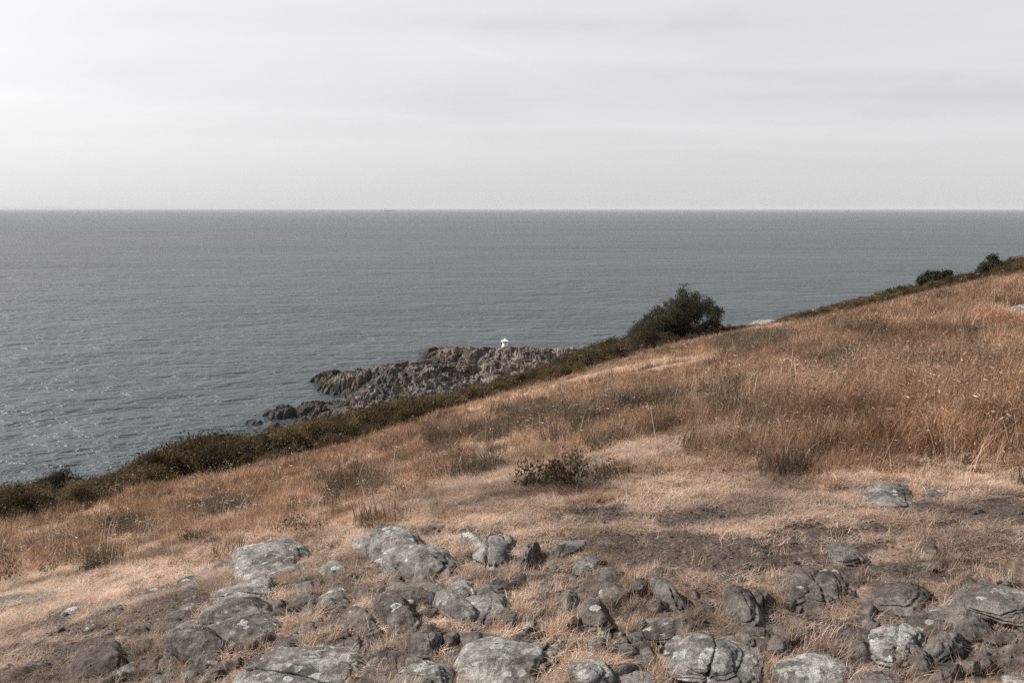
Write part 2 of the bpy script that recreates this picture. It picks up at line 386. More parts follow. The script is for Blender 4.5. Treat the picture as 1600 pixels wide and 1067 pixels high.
def mat_rock():
    """object colour: R = how much lichen, G = brownness, B = lightness"""
    m, n, l, out = material('weathered_gneiss')
    tcn = n.new('ShaderNodeTexCoord').outputs['Object']
    oi = n.new('ShaderNodeObjectInfo')
    off = n.new('ShaderNodeVectorMath'); off.operation = 'ADD'; l.new(tcn, off.inputs[0])
    cmbv = n.new('ShaderNodeCombineXYZ'); l.new(mth(n, l, 'MULTIPLY', oi.outputs['Random'], 40.0), cmbv.inputs[0]); l.new(cmbv.outputs[0], off.inputs[1])
    p = off.outputs[0]
    sc = n.new('ShaderNodeSeparateColor'); l.new(oi.outputs['Color'], sc.inputs[0])
    big = noise(n, l, p, 3.2, 6, 0.62)
    fine = noise(n, l, p, 34, 6, 0.7)
    grain = noise(n, l, p, 130, 3, 0.6)
    grey = ramp(n, l, big, [(0.3, (0.070, 0.065, 0.061)), (0.44, (0.145, 0.136, 0.127)), (0.56, (0.245, 0.232, 0.220)), (0.72, (0.34, 0.325, 0.31))])
    brown = ramp(n, l, big, [(0.3, (0.062, 0.050, 0.044)), (0.5, (0.118, 0.096, 0.085)), (0.7, (0.19, 0.162, 0.146))])
    c = mix(n, l, sc.outputs[1], grey, brown)
    c = mix(n, l, 1.0, c, ramp(n, l, noise(n, l, p, 11, 5, 0.7, 0.6), [(0.36, 0.55), (0.48, 1.0), (0.62, 1.25)]), 'MULTIPLY')
    c = mix(n, l, 1.0, c, ramp(n, l, fine, [(0.3, 0.55), (0.5, 0.95), (0.7, 1.3)]), 'MULTIPLY')
    # upward faces are bleached and carry crusts of lichen
    nz = n.new('ShaderNodeSeparateXYZ'); l.new(n.new('ShaderNodeNewGeometry').outputs['Normal'], nz.inputs[0])
    up = ramp(n, l, nz.outputs[2], [(0.15, 0.0), (0.75, 1.0)])
    wob = n.new('ShaderNodeVectorMath'); wob.operation = 'ADD'; l.new(p, wob.inputs[0])
    sw = n.new('ShaderNodeVectorMath'); sw.operation = 'SCALE'; sw.inputs['Scale'].default_value = 0.10
    l.new(noise(n, l, p, 9, 4, 0.65, 0, 1), sw.inputs[0]); l.new(sw.outputs[0], wob.inputs[1])
    vo = n.new('ShaderNodeTexVoronoi'); vo.inputs['Scale'].default_value = 12.0; vo.inputs['Randomness'].default_value = 1; l.new(wob.outputs[0], vo.inputs['Vector'])
    sel = n.new('ShaderNodeSeparateColor'); l.new(vo.outputs['Color'], sel.inputs[0])
    spot = ramp(n, l, mth(n, l, 'ADD', vo.outputs['Distance'], mth(n, l, 'MULTIPLY', sel.outputs[1], 0.35)), [(0.46, 1.0), (0.53, 0.0)])
    pick = mth(n, l, 'LESS_THAN', sel.outputs[0], mth(n, l, 'MULTIPLY', sc.outputs[0], 0.80))
    ring = ramp(n, l, vo.outputs['Distance'], [(0.0, 0.78), (0.25, 0.72), (0.42, 1.0)])
    crust = ramp(n, l, mth(n, l, 'ADD', mth(n, l, 'MULTIPLY', noise(n, l, p, 7.0, 8, 0.75), 1.0), mth(n, l, 'MULTIPLY', sc.outputs[0], 0.16)), [(0.63, 0.0), (0.68, 1.0)])
    lm = mth(n, l, 'MAXIMUM', mth(n, l, 'MULTIPLY', spot, pick), mth(n, l, 'MULTIPLY', crust, 0.6), clamp=True)
    lm = mth(n, l, 'MULTIPLY', lm, mth(n, l, 'ADD', mth(n, l, 'MULTIPLY', up, 0.8), 0.2))
    lm = mth(n, l, 'MULTIPLY', lm, ramp(n, l, fine, [(0.25, 0.45), (0.42, 1.0)]))
    lc = mix(n, l, sel.outputs[2], (0.56, 0.56, 0.545), (0.38, 0.38, 0.355))
    lc = mix(n, l, 1.0, lc, ring, 'MULTIPLY')
    c = mix(n, l, lm, c, lc)
    rust = ramp(n, l, noise(n, l, p, 5.0, 5, 0.6, 0.4), [(0.64, 0.0), (0.72, 0.55)])
    c = mix(n, l, rust, c, (0.17, 0.095, 0.06))
    c = mix(n, l, 1.0, c, mix(n, l, sc.outputs[2], (0.7, 0.7, 0.7), (1.35, 1.35, 1.35)), 'MULTIPLY')
    b = principled(n, l, out, c, 0.9, 0.2)
    q = bump(n, l, None, big, 0.10, 1.0)
    q = bump(n, l, None, fine, 0.035, 1.0, q)
    q = bump(n, l, None, grain, 0.007, 1.0, q)
    bump(n, l, b, lm, 0.003, 1.0, q)
    return m
def mat_shore():
    m, n, l, out = material('shore_rock')
    g = n.new('ShaderNodeNewGeometry'); pos = g.outputs['Position']
    sz = n.new('ShaderNodeSeparateXYZ'); l.new(pos, sz.inputs[0])
    big = noise(n, l, pos, 0.09, 5, 0.6)
    fine = noise(n, l, pos, 1.1, 6, 0.7)
    c = ramp(n, l, fine, [(0.3, (0.085, 0.076, 0.070)), (0.5, (0.165, 0.148, 0.138)), (0.68, (0.27, 0.245, 0.23))])
    pink = ramp(n, l, fine, [(0.3, (0.095, 0.080, 0.073)), (0.5, (0.21, 0.178, 0.163)), (0.68, (0.34, 0.305, 0.285))])
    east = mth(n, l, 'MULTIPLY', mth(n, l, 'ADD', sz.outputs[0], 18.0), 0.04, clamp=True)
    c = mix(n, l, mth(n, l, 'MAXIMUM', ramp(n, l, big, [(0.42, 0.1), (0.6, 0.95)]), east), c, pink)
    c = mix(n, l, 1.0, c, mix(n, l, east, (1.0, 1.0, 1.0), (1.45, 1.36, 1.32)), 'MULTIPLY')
    c = mix(n, l, 1.0, c, ramp(n, l, noise(n, l, mapping(n, l, pos, (1, .6, 1), (0, 0, R(38))), 0.42, 5, 0.68, 0.5), [(0.42, 0.22), (0.54, 0.9), (0.64, 1.1)]), 'MULTIPLY')  # dark streaks: shade of the rock's turned-away faces, painted into its colour
    # black tidal lichen near the water; colour also darker towards the seaward tip
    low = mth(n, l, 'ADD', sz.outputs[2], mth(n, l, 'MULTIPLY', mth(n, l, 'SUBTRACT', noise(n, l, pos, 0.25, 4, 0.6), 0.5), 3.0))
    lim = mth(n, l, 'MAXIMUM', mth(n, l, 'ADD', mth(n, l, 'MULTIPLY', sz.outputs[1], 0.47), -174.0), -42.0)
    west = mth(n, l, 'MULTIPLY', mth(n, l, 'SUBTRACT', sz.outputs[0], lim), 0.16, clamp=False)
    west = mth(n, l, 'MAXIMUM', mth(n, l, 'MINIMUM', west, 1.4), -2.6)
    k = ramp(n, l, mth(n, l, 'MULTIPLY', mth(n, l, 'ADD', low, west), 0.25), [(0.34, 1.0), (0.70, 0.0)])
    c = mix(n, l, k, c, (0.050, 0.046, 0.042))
    c = mix(n, l, ramp(n, l, noise(n, l, mapping(n, l, pos, (1, .5, 1), (0, 0, R(38))), 0.11, 5, 0.7, 0.4), [(0.50, 0.0), (0.60, 0.85)]), c, (0.060, 0.054, 0.050))  # broader dark patches, painted shade of the unlit faces as well
    grass = mth(n, l, 'MULTIPLY', ramp(n, l, noise(n, l, pos, 0.16, 5, 0.6), [(0.55, 0.0), (0.61, 1.0)]), ramp(n, l, sz.outputs[2], [(0.30, 0.0), (1.0, 0.85)]))
    c = mix(n, l, grass, c, (0.12, 0.085, 0.045))
    b = principled(n, l, out, c, 0.9, 0.25)
    bump(n, l, b, noise(n, l, pos, 1.4, 6, 0.65), 0.7, 1.0)
    return m
def mat_sea():
    m, n, l, out = material('sea_water')
    pos = n.new('ShaderNodeNewGeometry').outputs['Position']
    def wave(sc, stretch, rot, detail, rough, d=0.0):
        return noise(n, l, mapping(n, l, pos, (1, stretch, 1), (0, 0, R(rot))), sc, detail, rough, d)
    w1 = wave(0.22, 1.25, -14, 3, 0.55, 0.4)
    w2 = wave(0.75, 1.2, 9, 3, 0.6, 0.3)
    w3 = wave(0.055, 1.9, -20, 3, 0.55, 0.5)
    gust = noise(n, l, mapping(n, l, pos, (0.35, 1.6, 1), (0, 0, R(-24))), 0.011, 4, 0.6, 0.6)
    gust2 = noise(n, l, mapping(n, l, pos, (0.25, 1.2, 1), (0, 0, R(12))), 0.0016, 4, 0.55, 0.5)
    c = mix(n, l, ramp(n, l, gust2, [(0.35, 0.0), (0.65, 1.0)]), (0.028, 0.041, 0.050), (0.044, 0.060, 0.069))
    b = principled(n, l, out, c, ramp(n, l, gust, [(0.3, 0.33), (0.7, 0.40)]), 0.5)
    b.inputs['IOR'].default_value = 1.333
    h = mth(n, l, 'ADD', mth(n, l, 'MULTIPLY', w1, 1.0), mth(n, l, 'MULTIPLY', w2, 0.26))
    amp = mth(n, l, 'MULTIPLY', h, ramp(n, l, gust, [(0.3, 0.55), (0.7, 1.15)]))
    q = bump(n, l, None, amp, 1.9, 1.0)
    q = bump(n, l, None, w3, 3.0, 1.0, q)
    bump(n, l, b, wave(0.022, 1.6, -16, 4, 0.6, 0.6), 6.0, 1.0, q)
    return m
def mat_blade(name, stops, patch=None, trans=0.35, pscale=0.35):
    """stops: colours picked by the random value of each tuft; patch: second set used in patches"""
    m, n, l, out = material(name)
    oi = n.new('ShaderNodeObjectInfo'); pos = n.new('ShaderNodeNewGeometry').outputs['Position']
    k = len(stops)
    rnd = mth(n, l, 'FRACT', mth(n, l, 'ADD', oi.outputs['Random'], mth(n, l, 'MULTIPLY', noise(n, l, pos, 2.2, 3, 0.6), 1.0)))
    bl = n.new('ShaderNodeAttribute'); bl.attribute_name = 'tone'
    rnd = mth(n, l, 'FRACT', mth(n, l, 'ADD', rnd, mth(n, l, 'MULTIPLY', bl.outputs['Fac'], 0.45)))
    c = ramp(n, l, rnd, [(i / (k - 1) if k > 1 else 0, s) for i, s in enumerate(stops)])
    if patch:
        c2 = ramp(n, l, rnd, [(i / (len(patch) - 1), s) for i, s in enumerate(patch)])
        c = mix(n, l, ramp(n, l, noise(n, l, pos, pscale, 4, 0.6), [(0.42, 0.0), (0.60, 1.0)]), c, c2)
    c = mix(n, l, 1.0, c, ramp(n, l, noise(n, l, pos, 0.9, 4, 0.65), [(0.36, 0.42), (0.5, 0.95), (0.64, 1.18)]), 'MULTIPLY')
    c = mix(n, l, 1.0, c, ramp(n, l, noise(n, l, pos, 0.23, 3, 0.6), [(0.38, 0.68), (0.55, 1.05)]), 'MULTIPLY')
    d = n.new('ShaderNodeBsdfDiffuse'); t = n.new('ShaderNodeBsdfTranslucent'); ms = n.new('ShaderNodeMixShader')
    l.new(c, d.inputs[0]); l.new(c, t.inputs[0]); ms.inputs[0].default_value = trans
    l.new(d.outputs[0], ms.inputs[1]); l.new(t.outputs[0], ms.inputs[2]); l.new(ms.outputs[0], out.inputs[0])
    return m
def mat_plain(name, c, rough=0.6, spec=0.3, var=0.15, scale=3.0):
    m, n, l, out = material(name)
    pos = n.new('ShaderNodeTexCoord').outputs['Object']
    cc = mix(n, l, 1.0, c, ramp(n, l, noise(n, l, pos, scale, 5, 0.6), [(0.3, 1 - var), (0.7, 1 + var)]), 'MULTIPLY')
    principled(n, l, out, cc, rough, spec)
    return m
M_ground, M_rock, M_shore, M_sea = mat_ground(), mat_rock(), mat_shore(), mat_sea()
M_dry = mat_blade('dry_meadow_grass', [(0.32, 0.165, 0.088), (0.47, 0.275, 0.165), (0.16, 0.084, 0.050), (0.66, 0.47, 0.335), (0.28, 0.130, 0.066)],
                  [(0.31, 0.185, 0.115), (0.50, 0.335, 0.235), (0.13, 0.083, 0.056), (0.68, 0.50, 0.37), (0.22, 0.13, 0.085)], 0.35, 0.28)
M_thatch = mat_blade('trodden_straw', [(0.64, 0.49, 0.395), (0.76, 0.62, 0.525), (0.42, 0.30, 0.235), (0.64, 0.435, 0.30), (0.56, 0.44, 0.37), (0.26, 0.19, 0.155)], None, 0.25)
M_pale = mat_blade('bleached_stalk', [(0.66, 0.52, 0.40), (0.74, 0.62, 0.50), (0.56, 0.42, 0.30)], None, 0.3)
M_herb = mat_blade('grey_green_herb', [(0.12, 0.105, 0.075), (0.17, 0.145, 0.11), (0.09, 0.078, 0.055), (0.24, 0.20, 0.16)],
                   [(0.19, 0.13, 0.085), (0.13, 0.095, 0.065), (0.28, 0.21, 0.16)], 0.3)
M_scrub = mat_blade('brow_scrub_leaf', [(0.078, 0.072, 0.047), (0.115, 0.093, 0.057), (0.055, 0.052, 0.038), (0.18, 0.135, 0.082)],
                    [(0.19, 0.125, 0.062), (0.11, 0.085, 0.048), (0.075, 0.064, 0.041), (0.27, 0.19, 0.115)], 0.3, 0.09)
M_leaf = mat_blade('dark_broad_leaf', [(0.060, 0.062, 0.042), (0.085, 0.082, 0.055), (0.046, 0.050, 0.036), (0.125, 0.112, 0.075)], None, 0.3)
M_bark = mat_plain('bark', (0.09, 0.075, 0.06), 0.9, 0.1, 0.3, 9)
M_white = mat_plain('white_paint', (0.80, 0.80, 0.79), 0.5, 0.4, 0.05)

# ------------------------------------------------------------------ sea
def build_sea():
    rr = [0.0] + list(np.exp(np.linspace(math.log(60), math.log(120000), 60)))
    na = 128; V = [(0, 0, 0)]; Fc = []
    for r in rr[1:]:
        for k in range(na):
            a = 2 * math.pi * k / na; V.append((r * math.sin(a), r * math.cos(a), 0))
    tri = [(0, 1 + k, 1 + (k + 1) % na) for k in range(na)]
    for i in range(len(rr) - 2):
        b = 1 + i * na
        for k in range(na):
            k2 = (k + 1) % na
            tri.append((b + k, b + na + k, b + na + k2)); tri.append((b + k, b + na + k2, b + k2))
    me = mesh_np('sea', V, [(t[0], t[2], t[1]) for t in tri], True)
    o = obj('sea', me, M_sea); tag(o, kind='structure')
    if o.data.polygons[5].normal.z < 0: o.data.flip_normals()
build_sea()

# ------------------------------------------------------------------ ground
def build_ground():
    az = np.concatenate([np.linspace(-180, -60, 26)[:-1], np.linspace(-60, -42, 14)[:-1], np.linspace(-42, -31, 80)[:-1], np.linspace(-31, 31, 660), np.linspace(31, 42, 80)[1:], np.linspace(42, 60, 14)[1:], np.linspace(60, 180, 26)[1:-1]]) * math.pi / 180
    r = np.concatenate([[0.15, 0.6, 1.2, 2.0, 2.8], np.exp(np.linspace(math.log(3.4), math.log(13), 330)), np.exp(np.linspace(math.log(13), math.log(100), 230))[1:],
                        np.exp(np.linspace(math.log(100), math.log(420), 40))[1:]])
    A, Rr = np.meshgrid(az, r)
    X = Rr * np.sin(A); Y = Rr * np.cos(A)
    Z = terrain(X, Y)
    nr, na = X.shape
    V = np.stack([X.ravel(), Y.ravel(), Z.ravel()], 1)
    i = np.arange(nr - 1)[:, None] * na; j = np.arange(na)[None, :]; j2 = (j + 1) % na
    Fq = np.stack([i + j, i + na + j, i + na + j2, i + j2], -1).reshape(-1, 4)
    Fq = Fq[:, ::-1] if False else Fq
    me = mesh_np('ground', V, Fq, True)
    o = obj('ground', me, M_ground); tag(o, kind='structure')
    if me.polygons[2000].normal.z < 0: me.flip_normals()
    fo, di, pa, scb, u, v = masks(V[:, 0], V[:, 1], V[:, 2])
    fattr(me, 'rib', ribs(V[:, 0], V[:, 1])[0] * fo)
    fattr(me, 'fore', fo); fattr(me, 'dirt', di); fattr(me, 'path', pa); fattr(me, 'scrub', scb)
build_ground()

# ------------------------------------------------------------------ rocky point by the sea
def seapt(u, v, z):
    d = ray(u, v); k = (z - CZ) / d[2]
    return d[0] * k, d[1] * k
def cells(x, y, s, seed):
    """blocky cellular relief: height and edge distance of jittered cells"""
    xs, ys = x / s, y / s
    xi, yi = np.floor(xs).astype(int), np.floor(ys).astype(int)
    f1 = np.full(x.shape, 9.0); f2 = np.full(x.shape, 9.0); hv = np.zeros(x.shape); gx = np.zeros(x.shape); gy = np.zeros(x.shape)
    for dx in (-1, 0, 1):
        for dy in (-1, 0, 1):
            h = _P[_P[(xi + dx + seed * 17) & 1023] + ((yi + dy) & 1023)]
            px = xi + dx + ((h * 37) % 101) / 101.0; py = yi + dy + ((h * 61) % 103) / 103.0
            d = np.hypot(xs - px, ys - py)
            m = d < f1
            f2 = np.where(m, f1, np.minimum(f2, d)); f1 = np.where(m, d, f1)
            tx = ((h * 13) % 97) / 97.0 - 0.5; ty = ((h * 29) % 89) / 89.0 - 0.5; hh = ((h * 7) % 83) / 83.0
            hv = np.where(m, hh + tx * (xs - px) * 1.6 + ty * (ys - py) * 1.6, hv)
    return hv, f2 - f1
def crag(x, y):
    a = R(38)
    xr, yr = x * math.cos(a) + y * math.sin(a), -x * math.sin(a) + y * math.cos(a)
    wx = 2.2 * fbm2(x / 7, y / 7, 31, 3); wy = 2.2 * fbm2(x / 7, y / 7, 32, 3)
    h1, e1 = cells(xr / 1.9 + wx, yr + wy, 6.0, 3)
    h2, e2 = cells(xr / 1.7 + wx, yr + wy, 2.6, 5)
    h3, e3 = cells(xr / 1.4 + wx, yr + wy, 1.15, 9)
    return (h1 - .5) * 1.4 + (h2 - .5) * 1.1 + (h3 - .5) * 0.40 - 1.6 * np.exp(-(e1 / .06) ** 2) - 0.7 * np.exp(-(e2 / .10) ** 2) + 0.25 * fbm2(x / .8, y / .8, 33, 3) - 1.3 * sst(.0, .4, fbm2(xr / 8, yr / 4, 35, 3))
# (photo column, photo row at its middle, height there, half width m across, half depth m, turn deg)
POINT = [(455, 643, 1.3, 9, 7, 5), (480, 637, 1.6, 9, 7, 0), (510, 638, 2.2, 11, 9, 0), (560, 632, 3.6, 12, 14, 0),
         (515, 585, 1.8, 8, 6, 0), (545, 585, 4.0, 9, 11, 0), (590, 584, 4.6, 12, 16, 10), (640, 578, 6.0, 14, 18, 5), (700, 576, 6.4, 16, 20, 0), (620, 610, 4.0, 16, 16, 0),
         (760, 580, 5.4, 18, 22, 0), (830, 580, 5.4, 20, 25, 0), (690, 545, 2.6, 9, 9, 0), (668, 547, 1.0, 7, 3, 0), (720, 545, 3.6, 14, 16, 0), (780, 546, 3.6, 18, 18, 0), (850, 549, 4.0, 22, 20, 0),
         (910, 552, 4.6, 24, 24, 0), (980, 556, 5.0, 28, 28, 0), (700, 605, 6.0, 20, 18, 0), (800, 560, 3.2, 30, 22, 0), (720, 556, 2.2, 16, 12, 0)]
BEACON = seapt(789, 543.0, 4.0)
def point_height(x, y):
    acc = np.zeros_like(x)
    for u, v, z, a, b, rot in POINT:
        cx0, cy0 = seapt(u, v, z); a *= 1.25; b *= 1.25
        t = R(rot); dx, dy = x - cx0, y - cy0
        p = (dx * math.cos(t) + dy * math.sin(t)) / a; q = (-dx * math.sin(t) + dy * math.cos(t)) / b
        g = (z + 3.0) * np.clip(1 - (p * p + q * q) ** 1.25, 0, 1) ** 0.9
        acc = np.maximum(acc, g) + 0.12 * np.minimum(acc, g)
    base = acc - 3.0
    u, _ = project(x, y, np.full_like(x, 3.0))
    tb = np.interp(u, [380, 415, 470, 482, 510, 570, 640, 700, 760, 900, 1100], [630, 628, 622, 591, 582, 576, 566, 562, 558, 556, 556])
    tf = np.interp(u, [600, 640, 652, 664, 682, 710, 780, 900, 1000, 1100], [560, 556, 550, 546, 542, 541, 545, 546, 547, 552])
    tv = np.where(y < 309, tb, tf) + 3.0 * np.exp(-((u - 789) / 9.0) ** 2)
    base = base - 6 * np.exp(-((y - 311) / 7.0) ** 2) * sst(715, 670, u) - 2 * np.exp(-((y - 311) / 6.0) ** 2) * sst(880, 700, u)
    cap = CZ - np.tan(PITCH + np.arctan((tv - 533.5) / F)) * y - 0.7
    base = np.where(base > cap, cap + 0.15 * (base - cap), base)
    w = sst(-2.6, 1.0, base)
    calm = 1 - 0.5 * sst(312, 334, y)
    bx, by = BEACON
    calm = calm * (1 - np.exp(-((x - bx) ** 2 + (y - by) ** 2) / 9.0))
    return base + crag(x, y) * w * calm
def build_point():
    x = np.arange(-92, 75, 0.42); y = np.arange(205, 400, 0.5)
    X, Y = np.meshgrid(x, y); Z = point_height(X, Y)
    ny, nx = X.shape
    idx = np.arange(ny * nx).reshape(ny, nx)
    q = np.stack([idx[:-1, :-1], idx[:-1, 1:], idx[1:, 1:], idx[1:, :-1]], -1).reshape(-1, 4)
    keep = Z.ravel()[q].max(1) > -1.2
    q = q[keep]
    used = np.unique(q); remap = np.full(nx * ny, -1); remap[used] = np.arange(len(used))
    V = np.stack([X.ravel(), Y.ravel(), Z.ravel()], 1)[used]
    me = mesh_np('rocky_point', V, remap[q], False)
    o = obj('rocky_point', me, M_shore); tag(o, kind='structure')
build_point()
def build_skerry(u, v, z, a, b, label):
    cx0, cy0 = seapt(u, v, 0)
    s = 0.4
    x = np.arange(-a * 1.5, a * 1.5, s); y = np.arange(-b * 1.6, b * 1.6, s)
    X, Y = np.meshgrid(x, y)
    Z = -2 + (z + 2) * np.clip(1 - ((X / a) ** 2 + (Y / b) ** 2), -1, 1) + 0.6 * crag(X + cx0, Y + cy0) * sst(-2, 0.6, 1 - ((X / a) ** 2 + (Y / b) ** 2))
    ny, nx = X.shape; idx = np.arange(ny * nx).reshape(ny, nx)
    q = np.stack([idx[:-1, :-1], idx[:-1, 1:], idx[1:, 1:], idx[1:, :-1]], -1).reshape(-1, 4)
    me = mesh_np('skerry', np.stack([X.ravel(), Y.ravel(), np.maximum(Z, -2).ravel()], 1), q, False)
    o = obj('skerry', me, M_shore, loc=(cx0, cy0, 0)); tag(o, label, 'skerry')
build_skerry(401, 661, 1.0, 4.2, 3.0, 'low black skerry in the water just left of the rocky point')
build_skerry(432, 670, 1.2, 4.5, 3.0, 'flat dark rock awash between the skerry and the scrub covered brow')

# ------------------------------------------------------------------ small primitives
def bm_new(): return bmesh.new()
def bm_obj(name, bm, mat, parent=None, loc=None, smooth=False):
    me = bpy.data.meshes.new(name); bm.to_mesh(me); bm.free()
    for p in me.polygons: p.use_smooth = smooth
    return obj(name, me, mat, parent, loc)
def lathe(bm, prof, seg=20, z0=0):
    rings = []
    for r, z in prof:
        if r < 1e-4: rings.append([bm.verts.new((0, 0, z + z0))])
        else: rings.append([bm.verts.new((r * math.cos(2 * math.pi * k / seg), r * math.sin(2 * math.pi * k / seg), z + z0)) for k in range(seg)])
    for a, b in zip(rings[:-1], rings[1:]):
        for k in range(seg):
            k2 = (k + 1) % seg
            if len(a) == 1: bm.faces.new((a[0], b[k2], b[k]))
            elif len(b) == 1: bm.faces.new((a[k], a[k2], b[0]))
            else: bm.faces.new((a[k], a[k2], b[k2], b[k]))
    bmesh.ops.recalc_face_normals(bm, faces=bm.faces)
def box(bm, c, s, taper=1.0):
    r = bmesh.ops.create_cube(bm, size=1)
    for v in r['verts']:
        k = taper if v.co.z > 0 else 1
        v.co = Vector((c[0] + v.co.x * s[0] * k, c[1] + v.co.y * s[1] * k, c[2] + v.co.z * s[2]))
    return r['verts']
def tube(path, radii, seg=6):
    V, Fc = [], []
    for i, (p, r) in enumerate(zip(path, radii)):
        p = Vector(p)
        d = (Vector(path[min(i + 1, len(path) - 1)]) - Vector(path[max(i - 1, 0)])).normalized()
        a = d.orthogonal().normalized(); b = d.cross(a)
        for k in range(seg):
            t = 2 * math.pi * k / seg
            V.append(tuple(p + a * r * math.cos(t) + b * r * math.sin(t)))
    for i in range(len(path) - 1):
        for k in range(seg):
            k2 = (k + 1) % seg
            Fc.append((i * seg + k, i * seg + k2, (i + 1) * seg + k2, (i + 1) * seg + k))
    return V, Fc

# ------------------------------------------------------------------ beacon on the point
def build_beacon():
    x, y = BEACON
    z = 4.2
    print('beacon', x, y, z, project(x, y, z))
    root = bpy.data.objects.new('harbour_beacon', None); COL.objects.link(root); root.location = (x, y, z - .1)
    tag(root, 'small white round beacon hut with a conical roof on the far rocky point', 'lighthouse')
    s = 1.12
    bm = bm_new(); lathe(bm, [(0, 0), (1.25 * s, 0), (1.25 * s, 0.35), (0, 0.35)], 24); bm_obj('plinth', bm, mat_plain('concrete', (0.32, 0.31, 0.29)), root)
    bm = bm_new(); lathe(bm, [(0, .35), (0.82 * s, .35), (0.80 * s, 1.7), (0, 1.7)], 24); bm_obj('tower', bm, M_white, root)
    bm = bm_new(); lathe(bm, [(0, 1.7), (0.74 * s, 1.7), (0.74 * s, 2.12), (0, 2.12)], 16)
    g = mat_plain('lantern_glass', (0.10, 0.12, 0.12), 0.12, 0.8, 0.05); bm_obj('lantern', bm, g, root)
    bm = bm_new(); lathe(bm, [(0, 2.12), (1.18 * s, 2.08), (1.18 * s, 2.17), (0.55 * s, 2.50), (0.16, 2.72), (0, 2.74)], 24); bm_obj('roof', bm, M_white, root)
    bm = bm_new(); lathe(bm, [(0, 2.7), (0.10, 2.72), (0.14, 2.84), (0.07, 2.95), (0.03, 3.3), (0, 3.32)], 10); bm_obj('finial', bm, M_white, root)
    bm = bm_new(); box(bm, (0.15, -0.80 * s, 1.0), (0.55, 0.12, 1.15)); bm_obj('door', bm, mat_plain('door_paint', (0.45, 0.45, 0.44)), root)
    for k in range(8):
        a = k * math.pi / 4
        bm = bm_new(); box(bm, (0.76 * s * math.cos(a), 0.76 * s * math.sin(a), 1.91), (0.07, 0.07, 0.42)); bm_obj('glazing_bar', bm, M_white, root)
build_beacon()

# ------------------------------------------------------------------ ships on the horizon
def build_ship(u, dist, length, label, name, heading, towers):
    x = (u - 800) / F * dist / 1.0
    root = bpy.data.objects.new(name, None); COL.objects.link(root); root.location = (x, dist, 0); root.rotation_euler = (0, 0, heading)
    tag(root, label, 'ship')
    L = length; mh = mat_plain('ship_hull_paint', (0.12, 0.14, 0.16)); mw = M_white
    bm = bm_new()
    prof = [(-0.5, 0.42), (-0.47, 0.85), (-0.2, 1), (0.3, 1), (0.42, 0.7), (0.5, 0.02)]
    top = []; bot = []
    B = L * 0.08
    for sx, w in prof: top.append((sx * L, w * B, L * 0.075 + (0.02 * L if sx > .4 else 0))); bot.append((sx * L * .96, w * B * .8, -1.0))
    vt = [bm.verts.new(p) for p in top] + [bm.verts.new((p[0], -p[1], p[2])) for p in reversed(top)]
    vb = [bm.verts.new(p) for p in bot] + [bm.verts.new((p[0], -p[1], p[2])) for p in reversed(bot)]
    n = len(vt)
    for i in range(n): bm.faces.new((vt[i], vt[(i + 1) % n], vb[(i + 1) % n], vb[i]))
    bm.faces.new(vt); bm.faces.new(vb); bmesh.ops.recalc_face_normals(bm, faces=bm.faces)
    bm_obj('hull', bm, mh, root)
    for nm, cx0, w, h, m in towers:
        bm = bm_new(); box(bm, (cx0 * L, 0, L * 0.075 + h * L / 2), (w * L, B * 1.5, h * L), 0.85); bm_obj(nm, bm, m, root)
M_deck = mat_plain('cargo_grey', (0.40, 0.41, 0.42))
build_ship(610, 16500, 175, 'pale cargo ship on the horizon left of the middle, white bridge at its left end', 'cargo_ship', 0,
           [('bridge', -0.40, 0.10, 0.17, M_white), ('funnel', -0.31, 0.04, 0.12, M_deck), ('cargo_deck', 0.05, 0.55, 0.035, M_deck), ('foremast', 0.44, 0.012, 0.09, M_white)])
build_ship(1226, 21000, 85, 'tiny grey ship on the horizon on the right side', 'distant_ship', math.pi,
           [('bridge', -0.30, 0.16, 0.18, M_deck), ('cargo_deck', 0.1, 0.5, 0.05, M_deck)])

